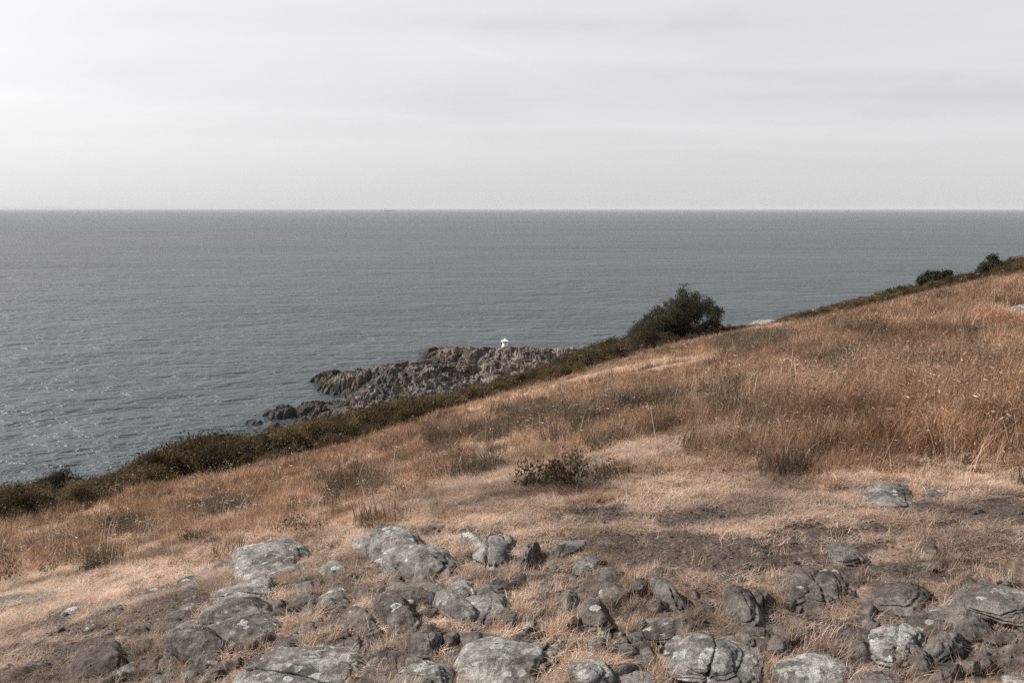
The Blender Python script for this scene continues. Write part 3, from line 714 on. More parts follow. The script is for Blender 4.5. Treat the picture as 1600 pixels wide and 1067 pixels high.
# ------------------------------------------------------------------ rocks in the foreground
ICO = {}
def ico(sub):
    if sub not in ICO:
        bm = bmesh.new(); bmesh.ops.create_icosphere(bm, subdivisions=sub, radius=1)
        bm.verts.ensure_lookup_table()
        ICO[sub] = (np.array([v.co[:] for v in bm.verts]), np.array([[v.index for v in f.verts] for f in bm.faces]))
        bm.free()
    return ICO[sub]
def rock_mesh(seed, a, b, c, sub, form):
    """a, b, c: half sizes in metres; form: 'dome', 'slab', 'block', 'fin', 'split'"""
    rg = np.random.default_rng(seed)
    n, f = ico(sub)
    e = {'dome': 2.3, 'slab': 2.7, 'block': 3.6, 'fin': 2.6, 'split': 2.5}[form]
    k = (np.abs(n) ** e).sum(1) ** (-1 / e)
    p = n * k[:, None]
    ncut = {'dome': 5, 'slab': 5, 'block': 9, 'fin': 6, 'split': 5}[form]
    for i in range(ncut):
        nn = rg.normal(size=3); nn[2] = abs(nn[2]) * 0.8 + (0.05 if form != 'slab' else 0.3); nn /= np.linalg.norm(nn)
        o = rg.uniform(0.66, 0.92) if form in ('block', 'fin') else rg.uniform(0.76, 0.96)
        dd = p @ nn - o
        p = p - np.maximum(dd, 0)[:, None] * nn * (0.9 if form in ('block', 'fin') else 0.7)
    # broad flank facing right and towards the viewer is steeper on most of these rocks
    nn = np.array([0.90, -0.22, 0.25 + 0.2 * rg.random()]); nn /= np.linalg.norm(nn)
    dd = p @ nn - rg.uniform(0.62, 0.82); p = p - np.maximum(dd, 0)[:, None] * nn * 0.85
    q = p + seed * 3.17 % 50
    amp = {'dome': .11, 'slab': .13, 'block': .11, 'fin': .13, 'split': .12}[form]
    p = p + n * (amp * fbm3(q * 1.25, 3))[:, None]
    # bedding: long grooves running with the grain of the rock
    bd = np.array([rg.uniform(-.5, -.2), rg.uniform(-.5, -.25), 1.0]); bd /= np.linalg.norm(bd)
    s = p @ bd + 0.10 * fbm3(q * 1.7 + 9, 2)
    ngr = {'dome': 2, 'slab': 3, 'block': 2, 'fin': 4, 'split': 3}[form]
    for i in range(ngr):
        o = rg.uniform(0.05, 0.75)
        g = np.exp(-((s - o) / 0.026) ** 2)
        p = p - n * (g * rg.uniform(0.06, 0.15))[:, None]
        if rg.random() < 0.6:                                   # the layer above stands back like a step
            p[:, :2] *= (1 - rg.uniform(0.04, 0.11) * sst(o - 0.01, o + 0.03, s))[:, None]
    nck = {'dome': 1, 'slab': 1, 'block': 2, 'fin': 1, 'split': 3}[form]
    for i in range(nck):                                        # open cracks
        cn = np.array([0.75, 0.55, 0.1]) * (1 if i % 2 == 0 else 0.4) + 0.38 * rg.normal(size=3); cn[2] *= 0.4; cn /= np.linalg.norm(cn)
        s2 = p @ cn + 0.09 * fbm3(q * 2.1 + 21 + i, 3)
        o = rg.uniform(-0.45, 0.45)
        g = np.exp(-((s2 - o) / (0.022 if form != 'split' else 0.030)) ** 2)
        p = p - n * (g * rg.uniform(0.13, 0.28))[:, None]
        p[:, 2] -= rg.uniform(-0.03, 0.08) * sst(o - .02, o + .02, s2) * np.maximum(p[:, 2], 0)
    if form == 'fin': p[:, 2] *= 1 + 0.35 * p[:, 0]
    p = p * np.array([a, b, c])
    m = min(a, 0.4)
    p = p + n * (0.060 * m * fbm3(p * (2.2 / m) + seed % 31, 5, 0.55))[:, None]
    rd = 0.25 - np.abs(fbm3(p * (3.2 / m) + 7 + seed % 13, 3, 0.5)); p = p + n * (0.055 * m * np.minimum(rd, 0.12))[:, None]
    p = p + n * (0.010 * fbm3(p * 17 + seed % 17, 3, 0.6))[:, None]
    return mesh_np('rock', p, f, True)
ROCK_SEEN = []
def rock(u0, u1, v0, v1, form, lich, brown, light, tilt, label, yaw=0.0, name='rock', cat='rock', seed=[100], depth=None):
    seed[0] += 1
    w, h, uc = u1 - u0, v1 - v0, (u0 + u1) / 2
    # size from distance: first guess at the foot, then refine
    x, y, z, r = hit(uc, v0 + 0.62 * h)
    th = math.atan2(CZ - z, r)
    dist = math.hypot(r, CZ - z)
    hw = h * dist / F; a = w * dist / F / 2
    cap, share = {'dome': (2.6, .48), 'slab': (2.6, .50), 'split': (2.4, .48), 'block': (1.9, .46), 'fin': (1.6, .45)}[form]
    b = min(a * cap, share * hw / math.sin(th)) if depth is None else depth * a
    # a slant in the picture is partly the lie of the rock on the ground, partly its tilt
    st, half = math.sin(th), a
    turn = 0.0 if form == 'fin' else max(min(math.atan(math.tan(R(0.6 * tilt)) / st), R(45)), R(-45))
    for _ in range(12):
        ct, sn = math.cos(turn), math.sin(turn)
        b2 = b * (1 - 0.35 * abs(sn))
        a = math.sqrt(max(half * half - (b2 * sn) ** 2, (0.7 * half) ** 2)) / ct
        ext = math.sqrt((a * sn) ** 2 + (b2 * ct) ** 2)
        if ext * st <= 0.5 * hw or form == 'fin': break
        turn *= 0.8; b *= 0.93
    b = b2
    if form != 'fin': tilt *= 0.4
    top = max(hw - ext * st, 0.4 * hw)
    c = math.sqrt(max(top * top - (ext * st) ** 2, (0.30 * top) ** 2)) / math.cos(th)
    c = max(c * 0.84, 0.03); a *= 0.97
    vb = v0 + top * F / dist
    x, y, z, r = hit(uc, min(vb, 1180))
    sub = 6 if w > 112 else (5 if w > 48 else (4 if w > 24 else 3))
    # half sizes are a little over, as cuts eat into the form
    me = rock_mesh(seed[0], a * 1.08, b * 1.10, c * 1.12, sub, form)
    o = obj(name, me, M_rock)
    o.location = (x, y, z - 0.012)
    o.rotation_euler = Euler((0, R(-tilt), -math.atan2(x, y) + R(yaw) + turn), 'XYZ')
    o.color = (lich, brown, light, 1)
    tag(o, label, cat, 'bare rocks in the foreground')
    ROCK_SEEN.append((x, y, a, b, r))
    return o
rock(366, 500, 841, 921, 'dome', .55, .1, .72, 2, 'large rounded grey boulder at the left of the outcrop, blotched with lichen')
rock(397, 499, 882, 912, 'slab', .5, .2, .55, 8, 'low ledge tucked under the right side of the large rounded lichened boulder')
rock(339, 456, 907, 953, 'slab', .5, .15, .6, 8, 'sloping slab with pale lichen rings below the large rounded boulder')
rock(322, 432, 934, 988, 'slab', .25, .3, .5, 16, 'long dark whaleback rock rising to the right below the ringed slab')
rock(268, 352, 968, 1034, 'split', .15, .4, .42, 22, 'dark lower end of the whaleback rock at the left of the outcrop')
rock(310, 464, 964, 1030, 'split', .45, .2, .55, 6, 'broad lumpy rock with a white patch in front of the dark whaleback rock')
rock(376, 592, 1010, 1105, 'dome', .6, .1, .6, -4, 'huge grey boulder cut by the bottom edge left of the middle')
rock(449, 505, 902, 930, 'block', .1, .4, .45, 6, 'angular brown rock right of the ringed slab')
rock(501, 547, 876, 906, 'dome', .2, .2, .6, 10, 'small rounded grey rock between the large left boulder and the layered rock')
rock(-12, 52, 929, 951, 'slab', .4, .1, .65, 3, 'flat grey rock at the left edge of the picture')
rock(48, 92, 927, 941, 'slab', .2, .3, .5, 0, 'small flat rock just right of the rock at the left edge')
rock(97, 127, 946, 967, 'dome', .9, .1, .85, 0, 'small whitish stone in the trodden grass on the far left')
rock(40, 88, 948, 956, 'slab', .5, .1, .8, 0, 'thin pale slab flush with the grass on the far left')
rock(198, 232, 907, 922, 'block', .2, .2, .55, 0, 'small dark stone on the grass line left of the outcrop')
rock(276, 320, 900, 922, 'dome', .2, .3, .45, 4, 'rounded dark stone left of the large rounded boulder')
rock(336, 380, 873, 901, 'slab', .3, .2, .6, 12, 'pale layered rock touching the left side of the large rounded boulder')
rock(308, 343, 887, 903, 'slab', .3, .2, .6, 10, 'low layered rock left of the pale layered rock')
rock(212, 282, 917, 932, 'slab', .3, .3, .6, 2, 'long low ledge between the small dark stone and the rounded dark stone')
rock(281, 314, 919, 940, 'slab', .2, .35, .5, 5, 'flat ledge below the rounded dark stone')
rock(109, 207, 1009, 1062, 'dome', .0, .9, .42, 12, 'smooth brown hump alone in the dirt at the lower left')
rock(248, 274, 1026, 1045, 'block', .1, .8, .55, 0, 'small square brown stone left of the dark whaleback rock')
rock(214, 250, 1030, 1054, 'block', .0, .8, .4, 6, 'brown stone between the smooth hump and the small square stone')
rock(292, 337, 1034, 1052, 'slab', .1, .8, .5, 8, 'brown slab lying in front of the broad lumpy rock')
rock(234, 288, 1047, 1076, 'slab', .1, .7, .5, 8, 'brown ledge at the bottom edge on the left')
rock(318, 352, 1046, 1060, 'slab', .1, .7, .5, 0, 'flat brown stone near the bottom edge left of the huge boulder')
rock(506, 550, 910, 933, 'dome', .2, .3, .5, 10, 'dark ribbed rock in the gap left of the tall brown rocks')
rock(498, 549, 922, 953, 'slab', .15, .4, .5, 16, 'sloping grey brown slab under the dark ribbed rock')
rock(391, 428, 1025, 1044, 'block', .1, .5, .4, 0, 'small dark rock between the broad lumpy rock and the huge boulder')
rock(262, 299, 953, 973, 'slab', .1, .6, .5, 8, 'half buried brown rock left of the dark whaleback rock')
rock(204, 232, 970, 998, 'slab', .1, .7, .5, 30, 'narrow half buried slab in the dirt on the left')
rock(214, 242, 1002, 1021, 'dome', .0, .9, .5, 0, 'worn brown stone flush with the dirt on the left')
rock(150, 190, 948, 958, 'slab', .2, .4, .6, 4, 'thin grey ledge in the dirt on the far left')
# middle of the outcrop
rock(584, 640, 819, 846, 'slab', .35, .1, .6, 12, 'grey cap stone at the back of the layered rock')
rock(555, 602, 838, 874, 'slab', .35, .1, .65, 14, 'stacked grey layers on the left flank of the layered rock')
rock(580, 684, 823, 896, 'split', .45, .1, .62, 8, 'big layered grey rock at the top of the outcrop left of the middle')
rock(607, 714, 851, 904, 'slab', .35, .2, .62, 16, 'long grey slab leaning on the right of the big layered rock')
rock(693, 725, 873, 903, 'dome', .1, .35, .5, -10, 'small rounded stone at the right end of the long grey slab')
rock(722, 762, 830, 864, 'dome', .45, .15, .75, 14, 'pale rounded lobe on the left shoulder of the cracked boulder')
rock(730, 818, 827, 903, 'split', .35, .25, .62, -4, 'cracked grey brown boulder at the top of the outcrop in the middle')
rock(808, 842, 845, 890, 'slab', .15, .4, .5, -8, 'dark narrow lobe on the right side of the cracked boulder')
rock(721, 745, 892, 908, 'block', .1, .5, .5, 0, 'small stone under the left foot of the cracked boulder')
rock(862, 920, 840, 876, 'slab', .2, .35, .55, -24, 'upper slab of the row of three leading down to the right')
rock(897, 948, 870, 895, 'dome', .3, .2, .65, -10, 'middle pale stone of the row of three leading down to the right')
rock(931, 978, 885, 908, 'dome', .15, .3, .5, -10, 'lower stone of the row of three leading down to the right')
rock(852, 884, 867, 886, 'slab', .1, .6, .45, 6, 'low brown ledge left of the row of three')
rock(602, 700, 910, 948, 'slab', .2, .6, .55, -2, 'flat brown rock with an arm reaching right above the tall brown rock')
rock(587, 662, 926, 998, 'split', .25, .75, .5, 14, 'tall brown blotchy rock in the middle of the outcrop')
rock(541, 591, 948, 997, 'dome', .1, .7, .42, 12, 'dark rounded brown rock at the left foot of the tall brown rock')
rock(694, 752, 907, 940, 'slab', .45, .1, .65, 14, 'upper left layer of the split grey rock in the centre')
rock(745, 800, 907, 936, 'dome', .3, .15, .6, -8, 'upper right lobe of the split grey rock in the centre')
rock(683, 748, 925, 972, 'slab', .4, .15, .6, 22, 'left flank of the split grey rock in the centre')
rock(714, 812, 927, 979, 'dome', .45, .1, .6, 10, 'rounded lower lobe of the split grey rock with its right side in shade')
rock(779, 817, 951, 978, 'slab', .0, .6, .4, 38, 'thin brown slab tipped up right of the split grey rock')
rock(641, 692, 979, 1018, 'block', .1, .7, .42, 0, 'dark brown block in the row in front of the tall brown rock')
rock(686, 720, 985, 1016, 'block', .1, .6, .38, 0, 'dark square stone second in the row of blocks')
rock(717, 742, 981, 1005, 'dome', .1, .6, .42, 0, 'small rounded stone at the right end of the row of blocks')
rock(613, 650, 989, 1017, 'dome', .1, .6, .42, 6, 'dark stone at the left end of the row of blocks')
rock(572, 636, 1017, 1055, 'dome', .05, .5, .36, 2, 'dark rounded rock right of the huge boulder at the bottom')
rock(538, 570, 992, 1016, 'block', .1, .6, .4, 8, 'small dark stone above the right end of the huge boulder')
rock(555, 613, 998, 1021, 'slab', .05, .7, .42, 4, 'low dark ledge above the dark rounded rock')
rock(620, 711, 1034, 1080, 'slab', .55, .15, .65, 13, 'pale spotted slab at the bottom edge left of the biggest boulder')
rock(709, 893, 993, 1095, 'dome', .75, .15, .62, -2, 'biggest boulder at the bottom edge in the middle, crusted with lichen')
rock(688, 735, 1018, 1038, 'slab', .1, .6, .4, -6, 'dark slab behind the left shoulder of the biggest boulder')
rock(892, 954, 1031, 1064, 'slab', .5, .1, .7, 16, 'narrow pale slab right of the biggest boulder')
rock(940, 1030, 1046, 1095, 'dome', .5, .2, .62, 0, 'grey lichened rock at the bottom edge right of the middle')
rock(868, 914, 917, 957, 'block', .1, .6, .42, 6, 'broken brown rock left of the dark domed rock')
rock(900, 958, 934, 978, 'dome', .15, .5, .45, 10, 'dark domed rock right of the centre with a grey side')
rock(934, 984, 909, 940, 'dome', .15, .35, .52, -4, 'rounded grey brown stone above the dark domed rock')
rock(917, 952, 994, 1012, 'slab', .3, .2, .65, 14, 'small pale slab in the gravel right of the biggest boulder')
rock(976, 1028, 1020, 1052, 'block', .05, .6, .4, 14, 'jagged brown rock left of the crusted rock on the right')
# right side
rock(1020, 1062, 900, 948, 'dome', .05, .4, .38, 16, 'smooth dark upright rock right of the centre')
rock(1014, 1047, 886, 905, 'dome', .0, .8, .45, -8, 'worn brown stone behind the smooth dark upright rock')
rock(994, 1075, 965, 998, 'dome', .35, .35, .52, 4, 'low dark hump with pale flecks right of the middle')
rock(1042, 1184, 997, 1062, 'split', .65, .1, .6, 0, 'wide cracked rock crusted with pale lichen at the lower right of the middle')
rock(1128, 1200, 1049, 1090, 'dome', .3, .2, .55, 8, 'grey rock at the bottom edge below the wide crusted rock')
rock(1000, 1034, 1010, 1046, 'slab', .05, .7, .4, 14, 'brown ledge left of the wide crusted rock')
rock(1131, 1188, 913, 968, 'dome', .05, .7, .42, 8, 'brown egg shaped rock standing in the grass')
rock(1174, 1206, 922, 950, 'block', .05, .6, .40, 0, 'dark angular stone against the right of the brown egg shaped rock')
rock(1119, 1178, 898, 912, 'slab', .0, .8, .4, 3, 'thin brown ledge above the brown egg shaped rock')
rock(1076, 1093, 916, 937, 'dome', .0, .7, .4, 10, 'small upright stone between the smooth dark upright rock and the egg shaped rock')
rock(1096, 1117, 912, 925, 'dome', .0, .7, .4, 0, 'small dark stone next to the small upright stone')
rock(1203, 1222, 904, 921, 'dome', .0, .8, .4, 0, 'small brown stone at the left foot of the broad brown rock')
rock(1219, 1338, 880, 952, 'split', .12, .65, .46, 2, 'broad brown flat topped rock with one pale spot on the right side')
rock(1252, 1288, 876, 892, 'slab', .0, .6, .36, 20, 'dark wedge at the back of the broad brown rock')
rock(1130, 1220, 966, 1004, 'slab', .05, .45, .38, 4, 'dark smooth slab in pale grass behind the wide crusted rock')
rock(1224, 1272, 959, 983, 'dome', .05, .7, .4, -6, 'low brown stone below the broad brown rock')
rock(1290, 1352, 848, 880, 'slab', .1, .5, .5, 14, 'leaning grey brown slab in the dirt behind the broad brown rock')
rock(1433, 1474, 845, 870, 'block', .0, .6, .45, 6, 'small brown block in the pale grass on the right')
rock(1432, 1486, 879, 890, 'slab', .0, .7, .45, 0, 'thin brown ledge flush with the ground on the right')
rock(1341, 1433, 751, 789, 'dome', .5, .1, .68, 4, 'lone pale grey boulder at the edge of the tall grass on the right')
rock(1444, 1488, 762, 784, 'slab', .2, .3, .55, -6, 'low grey stone right of the lone pale grey boulder')
rock(1370, 1452, 910, 952, 'dome', .05, .65, .44, -4, 'brown humped rock with a hollow right flank')
rock(1340, 1415, 951, 973, 'slab', .0, .85, .46, -2, 'long low brown rock under the humped rock')
rock(1412, 1432, 966, 978, 'dome', .0, .6, .38, 0, 'small dark stone at the right end of the long low brown rock')
rock(1362, 1453, 974, 1034, 'dome', 1.0, .45, .52, -4, 'brown rock with large white lichen patches at the lower right')
rock(1476, 1544, 952, 996, 'slab', .0, .5, .36, 30, 'dark wedge shaped ledge rising to the right behind the white spotted rock')
rock(1450, 1506, 984, 1034, 'fin', .0, .5, .34, 24, 'dark pointed rock in shade on the right side of the white spotted rock')
rock(1426, 1520, 950, 988, 'slab', .15, .6, .46, 16, 'reddish layered slab behind the dark wedge shaped fin')
rock(1498, 1548, 906, 934, 'slab', .1, .5, .48, 8, 'stepped grey layers at the left end of the long rock at the right edge')
rock(1512, 1632, 916, 960, 'slab', .35, .45, .55, -6, 'long flat rock running out of the right edge with a pale fleck')
rock(1410, 1464, 1010, 1052, 'block', .05, .6, .38, 16, 'dark angular rock below the white spotted rock')
rock(1219, 1345, 1026, 1082, 'dome', .85, .2, .58, -8, 'grey rock with pale rosettes of lichen at the bottom edge on the right')
rock(1452, 1502, 1036, 1080, 'block', .05, .7, .40, -10, 'brown jagged rock at the bottom edge on the right')
rock(1344, 1414, 1049, 1085, 'slab', .3, .3, .5, 4, 'grey slab at the bottom edge between the rosette rock and the jagged rock')
rock(1572, 1618, 1052, 1084, 'dome', .9, .1, .8, 0, 'pale rock in the bottom right corner')
rock(1530, 1552, 906, 918, 'dome', .0, .7, .4, 0, 'small dark stone above the long rock at the right edge')
rock(1545, 1600, 990, 1006, 'slab', .05, .7, .42, 4, 'low brown stone in the gravel at the right edge')
rock(985, 1010, 905, 920, 'dome', .0, .7, .42, 0, 'small brown stone left of the smooth dark upright rock')
rock(1085, 1120, 940, 954, 'slab', .0, .7, .42, 6, 'low ledge left of the brown egg shaped rock')
rock(455, 500, 930, 948, 'slab', .1, .6, .46, 8, 'brown ledge right of the dark whaleback rock')
rock(470, 500, 958, 972, 'slab', .1, .6, .46, 0, 'flat brown stone in the straw right of the whaleback rock')
rock(840, 868, 915, 932, 'dome', .05, .6, .45, 0, 'small stone in the straw right of the split grey rock')
rock(740, 790, 893, 906, 'slab', .1, .5, .5, -4, 'low ledge at the foot of the cracked boulder')

import re
LANDMARKS = []
def short_name(t):
    return re.split(r' (?:at|in|with|below|between|on|left|right|behind|above|cut|under|touching|leaning|rising|lying|from|tipped|standing|leading|next|against|flush|beside|running|tucked|near|crusted|just|just right|alone|blotched|second|showing|reaching|of the|tilted|seen) ', t + ' ')[0].strip()
_names = [short_name(o['label']) for o in COL.objects if o.get('group') == 'bare rocks in the foreground']
for o in list(COL.objects):
    if o.get('group') != 'bare rocks in the foreground': continue
    nm = short_name(o['label'])
    if _names.count(nm) == 1 and len(nm.split()) >= 3:
        uu, vv = project(o.location.x, o.location.y, o.location.z); LANDMARKS.append((float(uu), float(vv), nm))
USED = set()
def place_label(u, v, w, form):
    """says which rock the stone lies next to, and on which side; None if that is taken"""
    for lu, lv, nm in sorted(LANDMARKS, key=lambda q: math.hypot(q[0] - u, 1.6 * (q[1] - v)))[:2]:
        side = ('left of' if u < lu else 'right of') if abs(u - lu) > 1.6 * abs(v - lv) else ('in front of' if v > lv else 'behind')
        for t in ('small %s stone %s the %s' % ({'dome': 'rounded', 'block': 'angular', 'slab': 'flat'}[form], side, nm),):
            if t not in USED: USED.add(t); return t
    return None
# the many small half buried stones between them, each named by the rock it lies beside
rs = np.random.default_rng(77)
made = 0
for k in range(2200):
    if made >= 120: break
    u = rs.uniform(120, 1600); v = rs.uniform(860, 1064)
    e = np.interp(u, [0, 200, 350, 480, 560, 850, 1000, 1200, 1600], [950, 925, 895, 870, 862, 868, 900, 925, 925])
    if v < e or (u > 1050 and rs.random() < 0.55): continue
    x, y, z, r = hit(u, v)
    if any(math.hypot(x - a_[0], y - a_[1]) < 0.75 * max(a_[2], a_[3]) + 0.03 for a_ in ROCK_SEEN): continue
    w = rs.uniform(13, 34) * (0.7 + 0.5 * (v - 860) / 200)
    form = ['dome', 'block', 'slab', 'slab'][rs.integers(4)]
    lab = place_label(u, v, w, form)
    if lab is None: continue
    o = rock(u - w / 2, u + w / 2, v - w * .3, v + w * .24, form, rs.uniform(0, .25), rs.uniform(.3, .8), rs.uniform(.36, .56), rs.uniform(-6, 18),
             lab, name='stone')
    o['group'] = 'small stones between the foreground rocks'; made += 1

# stones up on the hillside
rock(1572, 1640, 475, 495, 'block', .3, .1, .8, 0, 'grey flat topped stone in the meadow at the right edge, far up the slope', name='stone')
rock(1176, 1234, 499, 511, 'block', .3, .25, .9, 5, 'pale bare rock showing at the brow of the hill right of the big bush', name='rock_outcrop')

# ------------------------------------------------------------------ instanced ground cover
def gn_scatter(name, protos, pts, idx, rot, scl):
    me = bpy.data.meshes.new(name); n = len(pts)
    me.vertices.add(n); me.vertices.foreach_set('co', np.asarray(pts, np.float32).ravel())
    a = me.attributes.new('pick', 'INT', 'POINT'); a.data.foreach_set('value', np.asarray(idx, np.int32))
    a = me.attributes.new('turn', 'FLOAT_VECTOR', 'POINT'); a.data.foreach_set('vector', np.asarray(rot, np.float32).ravel())
    a = me.attributes.new('size', 'FLOAT_VECTOR', 'POINT'); a.data.foreach_set('vector', np.asarray(scl, np.float32).ravel())
    o = bpy.data.objects.new(name, me); COL.objects.link(o)
    ng = bpy.data.node_groups.new(name + '_scatter', 'GeometryNodeTree')
    ng.interface.new_socket('Geometry', in_out='INPUT', socket_type='NodeSocketGeometry')
    ng.interface.new_socket('Geometry', in_out='OUTPUT', socket_type='NodeSocketGeometry')
    nd, lk = ng.nodes, ng.links
    gi, go = nd.new('NodeGroupInput'), nd.new('NodeGroupOutput')
    mp = nd.new('GeometryNodeMeshToPoints'); lk.new(gi.outputs[0], mp.inputs['Mesh'])
    coll = bpy.data.collections.new(name + '_kinds')
    for i, pm in enumerate(protos):
        po = bpy.data.objects.new('%s_kind_%02d' % (name, i), pm); coll.objects.link(po)
    ci = nd.new('GeometryNodeCollectionInfo'); ci.inputs['Collection'].default_value = coll
    ci.inputs['Separate Children'].default_value = True; ci.inputs['Reset Children'].default_value = True
    ip = nd.new('GeometryNodeInstanceOnPoints')
    lk.new(mp.outputs[0], ip.inputs['Points']); lk.new(ci.outputs[0], ip.inputs['Instance'])
    ip.inputs['Pick Instance'].default_value = True
    def na(nm, t):
        x = nd.new('GeometryNodeInputNamedAttribute'); x.data_type = t; x.inputs['Name'].default_value = nm; return x.outputs['Attribute']
    lk.new(na('pick', 'INT'), ip.inputs['Instance Index'])
    e2r = nd.new('FunctionNodeEulerToRotation'); lk.new(na('turn', 'FLOAT_VECTOR'), e2r.inputs[0]); lk.new(e2r.outputs[0], ip.inputs['Rotation'])
    lk.new(na('size', 'FLOAT_VECTOR'), ip.inputs['Scale'])
    lk.new(ip.outputs[0], go.inputs[0])
    md = o.modifiers.new('scatter', 'NODES'); md.node_group = ng
    o['kind'] = 'stuff'
    return o
def blades(seed, n, spread, hmin, hmax, width, lean, mat, segs=3, curl=0.5, lie=0.0, heads=0):
    """a tuft: n tapering bent strips; lie > 0 lays them down; heads adds seed heads"""
    rg = np.random.default_rng(seed); V, Fc, T = [], [], []
    for i in range(n):
        a = rg.uniform(0, 2 * math.pi); rr = spread * math.sqrt(rg.random())
        bx, by = rr * math.cos(a), rr * math.sin(a)
        d = rg.uniform(0, 2 * math.pi); h = rg.uniform(hmin, hmax)
        ln = rg.uniform(0.2, 1.0) * lean + lie; cu = rg.uniform(0.3, 1.0) * curl
        w = width * rg.uniform(0.6, 1.3); tone = rg.random()
        sx, sy = -math.sin(d) , math.cos(d)
        px, py, pz = bx, by, -0.02 if lie == 0 else 0.004
        ang = ln; st = h / segs; base = len(V)
        for k in range(segs + 1):
            ww = w * (1 - 0.85 * k / segs) / 2
            V.append((px + sx * ww, py + sy * ww, pz)); V.append((px - sx * ww, py - sy * ww, pz + 0.0)); T += [tone, tone]
            px += math.sin(ang) * math.cos(d) * st; py += math.sin(ang) * math.sin(d) * st; pz += math.cos(ang) * st
            if lie > 0: pz = max(pz, 0.006 + 0.02 * rg.random())
            ang = ang + cu * (k + 1) / segs
            if lie > 0: ang = min(ang, 1.62)
        for k in range(segs):
            Fc.append((base + 2 * k, base + 2 * k + 1, base + 2 * k + 3, base + 2 * k + 2))
        if i < heads:                                           # seed head: crossed slim diamonds at the drooping tip
            L = rg.uniform(0.035, 0.07); hw = L * 0.09
            dx, dy, dz = math.sin(ang) * math.cos(d), math.sin(ang) * math.sin(d), math.cos(ang)
            for (ox, oy, oz) in ((sx, sy, 0), (-dz * math.cos(d), -dz * math.sin(d), math.sin(ang))):
                b2 = len(V)
                V += [(px, py, pz), (px + dx * L * .45 + ox * hw, py + dy * L * .45 + oy * hw, pz + dz * L * .45 + oz * hw),
                      (px + dx * L, py + dy * L, pz + dz * L), (px + dx * L * .45 - ox * hw, py + dy * L * .45 - oy * hw, pz + dz * L * .45 - oz * hw)]
                T += [tone] * 4; Fc.append((b2, b2 + 1, b2 + 2, b2 + 3))
    me = mesh_np('tuft', V, Fc, False); fattr(me, 'tone', T); me.materials.append(mat)
    return me
def leafball(seed, n, rx, rz, leaf, mat, stems=6, hollow=0.35, lumps=5, up=0.0):
    """low bush: leaf clumps gathered on lumps over forked stems"""
    rg = np.random.default_rng(seed); V, Fc, T = [], [], []
    cs = []
    for i in range(lumps):
        a = rg.uniform(0, 2 * math.pi); q = math.sqrt(rg.random()) * 0.62 * rx
        cs.append((q * math.cos(a), q * math.sin(a), rz * rg.uniform(0.35, 0.8), rx * rg.uniform(0.3, 0.5)))
    for i in range(n):
        c = cs[rg.integers(lumps)]
        v = rg.normal(size=3); v /= np.linalg.norm(v)
        q = c[3] * (hollow + (1 - hollow) * rg.random() ** 0.5) * (1 + 0.25 * rg.normal())
        x, y, z = c[0] + v[0] * q, c[1] + v[1] * q, max(c[2] + v[2] * q * rz / rx * 1.1, 0.01)
        s = leaf * rg.uniform(0.5, 1.4)
        nn = rg.normal(size=3) + np.array([0, 0, 0.6 + up]); nn /= np.linalg.norm(nn)
        t1 = np.cross(nn, rg.normal(size=3)); t1 /= np.linalg.norm(t1); t2 = np.cross(nn, t1)
        p = np.array([x, y, z]); b = len(V); tone = rg.random()
        V += [tuple(p - t1 * s), tuple(p + t2 * s * .45 + nn * s * .15), tuple(p + t1 * s), tuple(p - t2 * s * .45 + nn * s * .1)]
        T += [tone] * 4; Fc.append((b, b + 1, b + 2, b + 3))
    me = mesh_np('foliage', V, Fc, False); fattr(me, 'tone', T); me.materials.append(mat)
    return me

FOV = R(41)
def sample(n, r0, r1, power):
    """points in front of the viewer; density per square metre goes as r**power"""
    q = power + 2
    rr = (r0 ** q + (r1 ** q - r0 ** q) * rng.random(n)) ** (1 / q) if abs(q) > 1e-3 else r0 * (r1 / r0) ** rng.random(n)
    az = rng.uniform(-FOV, FOV, n)
    x, y = rr * np.sin(az), rr * np.cos(az)
    z = terrain(x, y)
    return x, y, z, rr, az
def in_rock(x, y, pad=0.85):
    m = np.zeros(len(x), bool)
    for rx, ry, a, b, r in ROCK_SEEN:
        if r > 30: continue
        c, s = ry / math.hypot(rx, ry), rx / math.hypot(rx, ry)
        dx, dy = x - rx, y - ry
        p = dx * c - dy * s; q = dx * s + dy * c
        m |= (p / (a * pad)) ** 2 + (q / (b * pad)) ** 2 < 1
    return m
def euler_pts(n, tilt):
    return np.stack([rng.normal(0, tilt, n), rng.normal(0, tilt, n), rng.uniform(0, 6.283, n)], 1)

